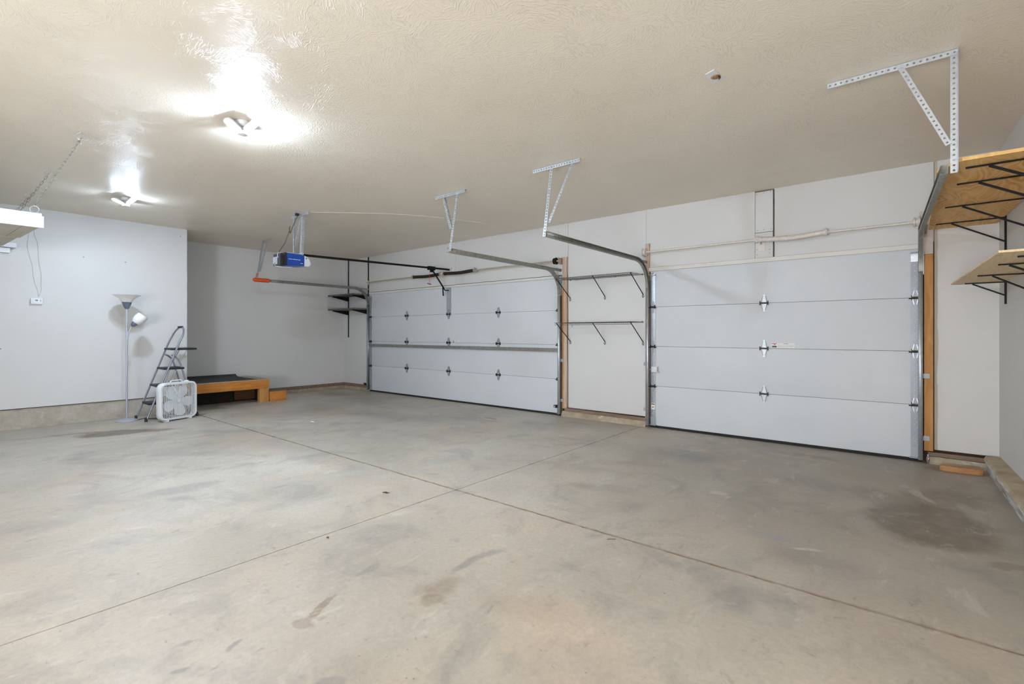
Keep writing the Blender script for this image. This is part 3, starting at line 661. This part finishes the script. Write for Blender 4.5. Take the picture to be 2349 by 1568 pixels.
# ------------------------------------------------------------------ wire shelves on the pier
def wire_shelf(label, z, x0, x1, hookx=None):
    o = thing('wire_shelf', label, 'shelf', ((x0 + x1) / 2, 6.13, z), 'wire shelves on the pier')
    yf, yb = 5.80, 6.138; r = .003
    for nm, pts in (('back_rail', [(x0 + .1, yb, z), (x1, yb, z)]), ('middle_rail', [(x0 + .0, 5.97, z - .004), (x1, 5.97, z - .004)]), ('front_rail', [(x0, yf, z), (x1, yf, z)]), ('lip_rail', [(x0, yf, z - .030), (x1, yf, z - .030)])):
        MB().tube(pts, r, 6).build(nm, WIRE, o)
    b = MB(); n = 46
    for i in range(n + 1):
        x = x0 + .01 + (x1 - x0 - .02) * i / n
        yb2 = yb if x > -3.97 else 5.97
        b.tube([(x, yb2, z + .003), (x, yf, z + .003), (x, yf - .001, z - .030)], .0016, 4, caps=False)
    b.build('deck_wires', WIRE, o, kind='stuff')
    for (xf, xw) in ((-3.955, -3.935), (-3.365, -3.36), (-2.81, -2.79)):
        s_ = MB().tube([(xf, yf + .002, z - .004), (xw, 6.135, z - .262)], .0058, 8).build('support_strut', BLACK, o)
        MB().tube([(xw + .010 * math.cos(a), 6.135, z - .285 + .022 * math.sin(a)) for a in [2 * PI * k / 12 for k in range(12)]], .003, 6, closed=True).build('strut_foot', DKSTEEL, s_)
    b = MB()
    for x in (-3.93, -3.2, -2.80): b.box(x - .006, x + .006, 6.125, 6.150, z - .006, z + .014, .002)
    b.build('wall_clips', GREYPL, o, kind='stuff')
    if hookx: MB().tube([(hookx, yf, z - .03)] + [(hookx + .008 * math.cos(a) + .004, yf, z - .045 + .010 * math.sin(a)) for a in [PI * .6 + PI * 1.3 * k / 8 for k in range(9)]], .0025, 6).build('hanging_hook', WIRE, o)
wire_shelf('upper wire shelf on the pier, seen from below, thin dark struts', 2.018, -3.965, -2.785)
wire_shelf('lower wire shelf on the pier at eye height with three struts', 1.384, -3.985, -2.785, -3.69)

# ------------------------------------------------------------------ far corner shelving
def standard(label, x, y, z0, z1, axis, arms, shape):
    o = thing('shelf_standard', label, 'shelf bracket', (x, y, z0), 'slotted shelf standards')
    if axis == 'Y': MB().box(x - .014, x + .014, y - .012, y, z0, z1, .001).build('upright', BLACK, o)
    else: MB().box(x - .012, x, y - .010, y + .010, z0, z1, .001).build('upright', BLACK, o)
    for a in arms: shape(o, a)
    return o
def corner_arm(x):
    def f(o, z):
        b = MB(); b.prism([(x - .005, 6.135, z), (x - .005, 5.755, z), (x - .005, 5.75, z - .018), (x - .005, 6.135, z - .095)], (.010, 0, 0)); b.build('bracket', BLACK, o)
    return f
for x, lb in ((-9.81, 'long black slotted standard in the far corner with two brackets'), (-9.045, 'black slotted standard behind the far door track')):
    standard(lb, x, 6.149, 1.14, 2.868, 'Y', (2.038, 1.732), corner_arm(x))
MB().box(-9.985, -9.02, 5.745, 6.125, 2.040, 2.070, .002).build('shelf_board', SHELFG, label='upper dark grey shelf board in the far corner', cat='shelf', group='far corner shelf boards')
MB().box(-9.985, -9.02, 5.745, 6.125, 1.734, 1.764, .002).build('shelf_board', SHELFG, label='lower dark grey shelf board in the far corner', cat='shelf', group='far corner shelf boards')

# ------------------------------------------------------------------ plywood shelves on the right wall
zu, zl = 2.222, 1.676
b = MB(); b.prism([(.106, 6.135, zu), (.106, 3.98, zu), (.145, 3.885, zu), (.212, 3.79, zu), (xw(3.79) - .014, 3.79, zu), (xw(6.135) - .014, 6.135, zu)], (0, 0, .019))
b.build('plywood_shelf', PLY, label='large golden plywood shelf under the ceiling with swirling grain', cat='shelf', group='plywood shelves on black brackets', ang=20)
b = MB(); b.prism([(.258, 5.98, zl), (.353, 3.73, zl), (xw(3.73) - .014, 3.73, zl), (xw(5.98) - .014, 5.98, zl)], (0, 0, .012))
b.build('plywood_shelf', PLYL, label='smaller pale plywood shelf below the large one', cat='shelf', group='plywood shelves on black brackets', ang=20)
def side_arm(y, u_tip, u_d, l_tip, l_d):
    def f(o, a):
        z, tip, dd, drop = a
        b = MB(); b.box(tip, xw(y) - .011, y - .008, y + .008, z - .008, z, .001).bar((dd, y, z - .010), (xw(y) - .012, y, z - drop), .010, .026, up=(0, 1, 0)); b.build('bracket', BLACK, o)
    return f
for (y, ut, ud, lt, ld, lb) in ((5.84, .150, .255, .342, .390, 'farthest black shelf standard on the right wall carrying both plywood shelves'), (5.10, .185, .285, .369, .45, 'second black shelf standard from the door wall'), (4.35, .216, .32, .41, .46, 'third black shelf standard from the door wall'), (3.95, .235, .335, .45, .48, 'nearest black shelf standard on the right wall')):
    standard(lb, xw(y) - .001, y, 1.485, 2.232, 'X', ((zu - .001, ut, ud, .205), (zl - .001, lt, ld, .115)), side_arm(y, ut, ud, lt, ld))

# ------------------------------------------------------------------ hanging storage platform and chains
hp = thing('hanging_storage_platform', 'white edged storage platform hung on chains by the left wall', 'storage platform', (-7.0, -.4, 2.1))
zz = lambda x: 2.060 + (-5.24 - x) * .053
MB().box(-5.245, -5.222, -1.3, .622, 2.055, 2.145, .002).build('front_board', WHITEW, hp)
MB().box(-5.30, -5.23, -1.3, .612, 2.146, 2.166, .002).build('top_rail', WHITEW, hp)
for (a, c, ya, yb) in ((-5.25, -6.395, -1.3, .508), (-5.25, -6.395, .512, .60), (-6.405, -7.64, -1.3, .585), (-7.65, -8.84, -1.3, .575)):
    b = MB(); b.prism([(a, ya, zz(a)), (c, ya, zz(c)), (c, yb, zz(c)), (a, yb, zz(a))], (0, 0, .016)); b.build('underside_board', UNDER, hp)
MB().box(-8.880, -8.84, -1.3, .742, 2.255, 2.318, .002).build('ledger_board', WHITEW, hp); MB().box(-8.884, -8.80, -1.3, .796, 2.323, 2.38, .002).build('ledger_board', WHITEW, hp)
lnk = MB(); lw, ll = .0075, .014
lnk.tube([(lw * math.cos(a), 0, ll * (1 if math.sin(a) > 0 else -1) * (1 if abs(math.sin(a)) > 1e-6 else 0) + lw * math.sin(a)) for a in [2 * PI * (k + .5) / 12 for k in range(12)]], .0024, 6, closed=True)
me_l = bpy.data.meshes.new('chain_link'); lnk.bm.to_mesh(me_l); lnk.bm.free(); me_l.materials.append(GALVD)
me_l.polygons.foreach_set('use_smooth', [True] * len(me_l.polygons))
def chain(label, p0, p1):
    p0, p1 = Vector(p0), Vector(p1)
    o = thing('hanging_chain', label, 'chain', p1, 'chains of the storage platform')
    def ring(c, up, nm):
        b = MB(); c = Vector(c); b.tube([c + Vector((0.4 * .027 * math.cos(a), .9 * .027 * math.cos(a), .027 * math.sin(a))) for a in [2 * PI * k / 18 + PI / 2 * up for k in range(17)]], .0042, 8)
        b.tube([c + Vector((0, 0, up * .026)), c + Vector((0, 0, up * .05))], .0045, 8); b.build(nm, GALV, o)
    ring(p0 - Vector((0, 0, .036)), 1, 'eye_hook'); ring(p1 + Vector((0, 0, .036)), -1, 'eye_hook')
    a, c = p0 - Vector((0, 0, .064)), p1 + Vector((0, 0, .064)); d = c - a; n = int(d.length / .033); q = d.to_track_quat('Z', 'Y').to_matrix().to_4x4()
    for i in range(n + 1):
        l = bpy.data.objects.new('link', me_l); col.objects.link(l); l.parent = o
        l.matrix_local = Matrix.Translation(a + d * i / n - p1) @ q @ Matrix.Rotation((i % 2) * PI / 2, 4, 'Z')
chain('longest looking chain nearest the camera, tied to the platform corner', (-5.229, .838, CZ), (-5.262, .574, 2.160))
chain('middle chain of the three by the left wall', (-6.64, .821, CZ), (-6.66, .53, 2.155))
chain('farthest and shortest looking chain beside the left wall', (-7.95, .816, CZ), (-7.97, .50, 2.215))

# ------------------------------------------------------------------ wall control and its wires
wc = thing('wall_control', 'small white control box with a grey display on the left wall', 'control box', (XL, .99, 1.616))
MB().box(XL, XL + .028, .932, 1.046, 1.618, 1.697, .004).build('case', WHITEP, wc)
MB().box(XL + .028, XL + .0295, .975, 1.000, 1.660, 1.674).build('display', GREYPL, wc, smooth=False); MB().box(XL + .028, XL + .0295, 1.022, 1.028, 1.655, 1.675).build('button', GREYPL, wc, smooth=False)
for pts in ([(2.60, .965), (2.52, .97), (2.42, 1.0), (2.30, 1.005), (2.15, 1.01), (2.02, 1.035), (1.90, 1.03), (1.80, 1.035), (1.72, 1.01)], [(2.60, .925), (2.50, .915), (2.38, .90), (2.25, .92), (2.12, .95), (2.0, .955), (1.88, .975), (1.80, 1.0), (1.72, 1.005)]):
    MB().tube([(XL + .006, y, z) for z, y in pts], .0022, 5).build('wire', simple('pale_grey_wire', (214, 212, 208), (206, 204, 200), 10, .6), wc)

# ------------------------------------------------------------------ ceiling outlet plate
cp = thing('ceiling_plate', 'torn white plate with a tan centre on the ceiling', 'outlet plate', (-.978, 3.21, CZ - .006))
b = MB(); b.prism([(-1.02, 3.16, CZ - .004), (-.958, 3.135, CZ - .004), (-.932, 3.275, CZ - .004), (-1.00, 3.30, CZ - .004), (-1.025, 3.23, CZ - .004)], (0, 0, .004)); b.build('plate', WHITEP, cp)
MB().lathe((-.975, 3.225, CZ - .009), [(.024, 0), (.030, .002), (.030, .006)], 14).build('centre', TANPL, cp)
b = MB()
for (dx, dy) in ((-.01, -.012), (.008, -.01), (.0, .006), (-.012, .004), (.012, .01)): b.lathe((-.975 + dx, 3.225 + dy, CZ - .0105), [(.0028, 0), (.0028, .002)], 6)
b.tube([(-.955, 3.205, CZ - .012), (-.950, 3.235, CZ - .014), (-.965, 3.255, CZ - .012)], .003, 5); b.build('screw_holes', DKSTEEL, cp, kind='stuff')

# ------------------------------------------------------------------ floor lamp
fx, fy = -8.575, 1.872
L = thing('floor_lamp', 'tall grey floor lamp with a white bowl shade and small side shade', 'floor lamp', (fx, fy, 0))
MB().lathe((fx, fy, 0), [(.128, 0), (.130, .008), (.118, .020), (.070, .032), (.020, .040), (.013, .046)], 32).build('base', LAMPGR, L)
MB().tube([(fx, fy, .04), (fx, fy, 1.60)], .0115, 12).build('pole', LAMPGR, L)
MB().lathe((fx, fy, 1.578), [(.018, 0), (.030, .015), (.056, .082), (.058, .092)], 24).build('socket_cup', simple('slate_cup', (108, 114, 130), (100, 106, 120), 10, .4), L)
MB().lathe((fx, fy, 1.668), [(.030, 0), (.058, .006), (.072, .03), (.098, .062), (.140, .092), (.166, .106), (.160, .108), (.132, .094), (.09, .064), (.062, .03), (.03, .01)], 36).build('bowl_shade', GLASSW, L)
MB().tube([(fx, fy + .012, 1.16), (fx, fy + .020, 1.20), (fx, fy + .026, 1.25), (fx + .01, fy + .036, 1.29), (fx + .012, fy + .052, 1.335)], .005, 8).tube([(fx, fy + .008, 1.15), (fx, fy + .014, 1.26)], .010, 8).build('side_arm', LAMPGR, L)
ax = Vector((.12, .62, .75)).normalized(); Mq = ax.to_track_quat('Z', 'Y').to_matrix(); bp = Vector((fx + .013, fy + .052, 1.335))
MB().lathe(bp, [(.012, 0), (.030, .02), (.040, .055), (.041, .062)], 20, Mq).build('side_socket', simple('slate_cup_small', (108, 114, 130), (100, 106, 120), 10, .4), L)
MB().lathe(bp + ax * .058, [(.02, 0), (.044, .004), (.064, .035), (.074, .075), (.074, .115), (.068, .145), (.064, .143), (.069, .11), (.06, .04), (.02, .012)], 24, Mq).build('side_shade', GLASSW, L)
MB().tube([(fx + .05, fy + .10, .008), (fx - .02, fy + .20, .006), (fx + .06, fy + .26, .006), (fx + .10, fy + .34, .006), (fx + .02, fy + .40, .006), (fx + .05, fy + .50, .006), (fx + .16, fy + .46, .006), (fx + .10, fy + .33, .007), (fx - .06, fy + .42, .006), (fx - .10, fy + .62, .006)], .0045, 6).build('power_cord', BLKPL, L)

# ------------------------------------------------------------------ step ladder
ld = thing('step_ladder', 'grey tubular step ladder with black treads behind the box fan', 'step ladder', (-8.450, 2.2, 0))
def rail_y(z, r): return (2.022 if r else 1.984) + .366 * z
pts = [(-8.285, rail_y(z, 1), z) for z in (.015, .25, .5, .75, 1.0, 1.12)]
pts += [(-8.290 - .166 * (1 - math.cos(a)), rail_y(1.16 + .17 * math.sin(a), 1) - .02 * (1 - math.cos(a)) + .01, 1.16 + .17 * math.sin(a)) for a in [PI * k / 12 for k in range(1, 12)]]
pts += [(-8.622, rail_y(z, 0), z) for z in (1.12, 1.0, .75, .5, .25, .015)]
MB().tube(pts, .0125, 10).build('front_frame', LADST, ld)
MB().tube([(-8.400, rail_y(1.32, 1) - .008, 1.328), (-8.510, rail_y(1.32, 1) - .022, 1.328)], .0165, 10).build('hand_grip', BLKPL, ld)
for (z, dep) in ((.255, .12), (.50, .16), (.74, .20)):
    y = rail_y(z, 0) - .02
    b = MB(); b.box(-8.612, -8.295, y, y + dep + .06, z - .030, z, .008); b.build('tread', BLKPL, ld)
MB().box(-8.615, -8.290, 2.325, 2.655, .990, 1.020, .010).build('top_platform', BLKPL, ld)
for x in (-8.308, -8.600):
    MB().tube([(x, 2.335, .92), (x, 2.375, .90), (x, 2.415, .86), (x, 2.445, .79), (x, 2.47, .70), (x, 2.50, .58), (x, 2.66, .015)], .0115, 10).build('rear_leg', LADST, ld)
    MB().tube([(x + (.01 if x > -8.45 else -.01), 2.52, .985), (x, 2.43, .80)], .005, 6).tube([(x, 2.40, .705), (x, 2.32, .46)], .005, 6).build('brace_rod', LADST, ld)
for (x, y) in ((-8.285, 2.024), (-8.622, 1.988), (-8.308, 2.662), (-8.600, 2.662)):
    MB().lathe((x, y, 0), [(.019, 0), (.019, .012), (.016, .055), (.013, .06)], 12).build('rubber_foot', BLKPL, ld)
MB().bar((-8.308 + .013, 2.513, .53), (-8.308 + .013, 2.532, .46), .022, .003, up=(1, 0, 0)).build('yellow_label', YELL, ld)
MB().bar((-8.310, 2.63, .14), (-8.600, 2.63, .14), .012, .012).build('rear_crossbar', LADST, ld)

# ------------------------------------------------------------------ box fan
ang = math.atan2(2.630 - 2.125, -8.195 + 8.028)          # runs along the grille
bf = thing('box_fan', 'white box fan standing on the floor in front of the ladder', 'fan', (-8.028, 2.125, 0), rotz=ang)
# local: +x along the front, -y is the front normal, depth goes to +y
W_, H_, D_, R_ = .53, .525, .095, .085; Z0 = .014
def rrect(w0, w1, z0, z1, r, n=8):
    P_ = []
    for (cx_, cz_, a0) in ((w1 - r, z1 - r, 0), (w0 + r, z1 - r, PI / 2), (w0 + r, z0 + r, PI), (w1 - r, z0 + r, 1.5 * PI)):
        P_ += [(cx_ + r * math.cos(a0 + PI / 2 * k / n), cz_ + r * math.sin(a0 + PI / 2 * k / n)) for k in range(n + 1)]
    return P_
o1 = rrect(0, W_, Z0, Z0 + H_, R_); i1 = rrect(.028, W_ - .028, Z0 + .028, Z0 + H_ - .028, R_ - .028); o2 = rrect(.008, W_ - .008, Z0 + .008, Z0 + H_ - .008, R_ - .008)
b = MB(); rg = []
for prof, y in ((i1, D_ - .01), (i1, D_), (o2, D_), (o1, D_ - .008), (o1, .010), (o2, 0), (i1, 0), (i1, .012)): rg.append([b.bm.verts.new((p[0], y, p[1])) for p in prof])
n = len(o1)
for q in range(len(rg) - 1):
    for k in range(n): b.bm.faces.new((rg[q][k], rg[q][(k + 1) % n], rg[q + 1][(k + 1) % n], rg[q + 1][k]))
hs = b.build('housing', WHITEP, bf, ang=50)
def grille(y, nm):
    b = MB(); cx_, cz_ = W_ / 2, Z0 + H_ / 2
    for k in range(21):
        x = .04 + (W_ - .08) * k / 20; e = abs(x - cx_) / (W_ / 2); zt = .5 * H_ - .026 - (.02 if e > .84 else 0)
        b.box(x - .0017, x + .0017, y - .002, y + .002, cz_ - zt, cz_ + zt)
    for k in range(26):
        z = Z0 + .036 + (H_ - .072) * k / 25; e = abs(z - cz_) / (H_ / 2); xt = .5 * W_ - .026 - (.02 if e > .84 else 0)
        b.box(cx_ - xt, cx_ + xt, y - .0012, y + .0012, z - .0011, z + .0011)
    b.lathe((cx_, y + .002, cz_), [(.026, 0), (.026, .004), (.012, .006)], 16, Matrix.Rotation(PI / 2, 3, 'X'))
    b.bar((cx_ - .10, y - .003, Z0 + H_ - .03), (cx_ + .03, y - .003, cz_), .004, .010); b.bar((cx_ - .02, y - .003, cz_ + .04), (cx_ + .09, y - .003, cz_ - .05), .004, .008)
    return b.build(nm, WHITEP, bf)
grille(.008, 'front_grille')
b = MB()
for rr in (.06, .12, .18, .225):
    b.tube([(W_ / 2 + rr * math.cos(a), D_ - .006, Z0 + H_ / 2 + rr * math.sin(a)) for a in [2 * PI * k / 28 for k in range(28)]], .0018, 4, closed=True)
for k in range(12):
    a = 2 * PI * k / 12; b.bar((W_ / 2 + .03 * math.cos(a), D_ - .006, Z0 + H_ / 2 + .03 * math.sin(a)), (W_ / 2 + .245 * math.cos(a), D_ - .006, Z0 + H_ / 2 + .245 * math.sin(a)), .003, .003, up=(0, 1, 0))
b.build('rear_grille', WHITEP, bf)
for k in range(5):
    a = 2 * PI * k / 5 + .05; b = MB(); pts = []
    pr = [(.035, -.032), (.09, -.070), (.16, -.092), (.205, -.066), (.222, -.005), (.20, .050), (.12, .052), (.035, .030)]
    Mr = Matrix.Translation((W_ / 2, .055, Z0 + H_ / 2)) @ Matrix.Rotation(a, 4, 'Y')
    vs = [Mr @ Vector((p[0], -.030 + p[1] * -.14, p[1])) for p in pr]; b.prism(vs, (0, .003, 0)); b.build('blade', WHITEP, bf)
MB().lathe((W_ / 2, .075, Z0 + H_ / 2), [(.034, 0), (.040, .01), (.040, .035), (.028, .04)], 20, Matrix.Rotation(PI / 2, 3, 'X')).build('motor_hub', WHITEP, bf)
hz = Z0 + H_
MB().tube([(W_ * .32, .05, hz - .004), (W_ * .33, .05, hz + .020), (W_ * .36, .05, hz + .026), (W_ * .60, .05, hz + .026), (W_ * .63, .05, hz + .020), (W_ * .64, .05, hz - .004)], .008, 8).build('carry_handle', WHITEP, bf)
MB().lathe((W_ * .76, .05, hz), [(.030, 0), (.028, .012), (.014, .018)], 16).build('speed_knob', WHITEP, bf)
for x in (.10, W_ - .10): MB().box(x - .02, x + .02, .0, D_, 0, Z0 + .004, .003).build('foot', WHITEP, bf)
MB().tube([(W_ - .02, D_ - .01, .06), (W_ + .02, D_ + .02, .008), (W_ - .1, D_ + .10, .006), (.20, D_ + .12, .006)], .004, 6).build('power_cord', WHITEP, bf)

# ------------------------------------------------------------------ timber step platform
dk = thing('timber_platform', 'low amber timber platform against the back wall', 'step platform', (-9.5, 3.4, 0))
MB().box(-9.04, -9.0, 2.72, 4.035, .250, .400, .003).build('front_beam', PINE, dk)
MB().box(-9.96, -9.04, 4.0, 4.037, .250, .400, .003).build('side_beam', PINE, dk)
for (x0, x1, y0, y1) in ((-9.10, -9.005, 3.87, 4.03), (-9.96, -9.88, 3.87, 3.99), (-9.10, -9.005, 2.74, 2.84)): MB().box(x0, x1, y0, y1, 0, .249, .003).build('leg', PINEV, dk)
MB().box(-9.965, -8.998, 2.715, 4.04, .401, .414, .002).build('deck_board', wood('worn_deck', (186, 168, 146), (160, 142, 120), .4, 1), dk)
DKW = wood('under_deck_shade', (52, 40, 30), (34, 26, 20), .3, 1)  # near-black colour paints the shade under the deck
MB().box(-9.50, -9.45, 2.76, 3.60, .01, .249, .003).build('inner_board', DKW, dk); MB().box(-9.50, -9.42, 3.61, 3.96, .035, .245, .003).build('inner_board', wood('shaded_board', (110, 76, 44), (84, 56, 32), .5, 1), dk)  # first board added for the painted shade, second browned down for low light
MB().box(-9.96, -9.10, 2.72, 2.74, .0, .249, .002).box(-9.96, -9.11, 3.965, 3.985, .0, .249, .002).build('shade_end_board', DKW, dk)  # boards added in the same shade colour to blacken the underside
b = MB(); prof = [(-9.05, .0145 + .40), (-9.8, .0145 + .40), (-9.88, .020 + .40), (-9.94, .035 + .405), (-9.965, .055 + .405)]
b.prism([(x, 2.72, z) for x, z in prof] + [(x, 2.72, z + .004) for x, z in reversed(prof)], (0, 1.12, 0)); b.build('rubber_mat', MATR, label='dark rubber mat lying on the timber platform, back edge curling up', cat='mat')
stp = thing('timber_step', 'small amber wooden step box beside the timber platform', 'step', (-9.15, 4.2, 0))
MB().box(-9.03, -9.0, 4.045, 4.343, 0, .176, .003).build('front_board', PINE, stp); MB().box(-9.30, -9.03, 4.315, 4.342, 0, .176, .003).build('side_board', PINE, stp)
MB().box(-9.30, -9.03, 4.045, 4.07, 0, .176, .003).build('side_board', PINE, stp); MB().box(-9.31, -8.998, 4.044, 4.345, .177, .190, .003).build('tread', CARPET, stp)

# ------------------------------------------------------------------ small things near the floor
def eye(label, x, y, z):
    o = thing('safety_sensor', label, 'sensor', (x, y, z - .03))
    MB().box(x - .022, x + .022, y - .030, y + .02, z - .018, z + .018, .005).build('case', BLKPL, o); MB().lathe((x, y - .030, z), [(.010, 0), (.010, .004)], 10, Matrix.Rotation(PI / 2, 3, 'X')).build('lens', LENS, o)
    MB().box(x - .003, x + .003, y - .01, 6.116, z - .03, z - .018, .001).build('bracket', DKSTEEL, o)
eye('black safety sensor at the right foot of the wide door', -4.140, 6.06, .150); eye('black safety sensor at the far foot of the wide door', -9.055, 6.06, .160)
b = MB(); n = 14; R = []
for i in range(n + 1):
    f = i / n; x = .178 + .285 * f; y = 5.90 - .022 * math.sin(PI * f) + .012 * f; s = .036 if 0 < i < n else .024; hgt = .048 if 0 < i < n else .040
    R.append([b.bm.verts.new(p) for p in ((x, y - s, .002), (x, y - s, hgt), (x, y + s, hgt), (x, y + s, .002))])
for i in range(n):
    for k in range(4): b.bm.faces.new((R[i][k], R[i][(k + 1) % 4], R[i + 1][(k + 1) % 4], R[i + 1][k]))
b.bm.faces.new(R[0]); b.bm.faces.new(R[-1]); b.build('wood_offcut', BLOCKW, label='tan wood offcut lying on the floor in the right corner', cat='wood block', loc=(.32, 5.9, 0))
b = MB(); r_ = bmesh.ops.create_icosphere(b.bm, subdivisions=3, radius=1)
for v in b.bm.verts: k = random.uniform(.7, 1.1); v.co = Vector((.100 + v.co.x * .012 * k, 6.075 + v.co.y * .014 * k, .048 + v.co.z * .046 * k))
b.build('daylight_glint', GLINT, label='shiny lump standing in for a daylight glint at the right foot of the narrow door', cat='glint', smooth=False)  # made-up lump in place of daylight at the door corner gap
def litter(name, label, cat, pts, r, m):
    MB().tube(pts, r, 5).build(name, m, label=label, cat=cat)
LEAF = simple('dry_leaf_brown', (96, 70, 50), (70, 50, 36), 30, .8)
litter('dry_leaf', 'dry brown leaf on the floor left of the joint crossing', 'leaf', [(-3.19, 2.29, .004), (-3.165, 2.305, .007), (-3.145, 2.30, .010), (-3.13, 2.32, .005)], [.002, .006, .005, .001], LEAF)
litter('dead_insect', 'tiny dark curled insect on the open floor', 'insect', [(-2.75, 1.572, .004), (-2.738, 1.577, .006), (-2.727, 1.574, .004)], [.002, .005, .002], LEAF)
litter('plastic_strip', 'small white plastic strip on the floor in front of the wide door', 'litter', [(-6.53, 3.50, .004), (-6.50, 3.49, .006), (-6.46, 3.51, .004)], .005, WHITEP)
litter('twig', 'tiny twig beside the long floor joint', 'twig', [(-1.425, 2.63, .003), (-1.40, 2.645, .006), (-1.385, 2.665, .003)], .0016, LEAF)
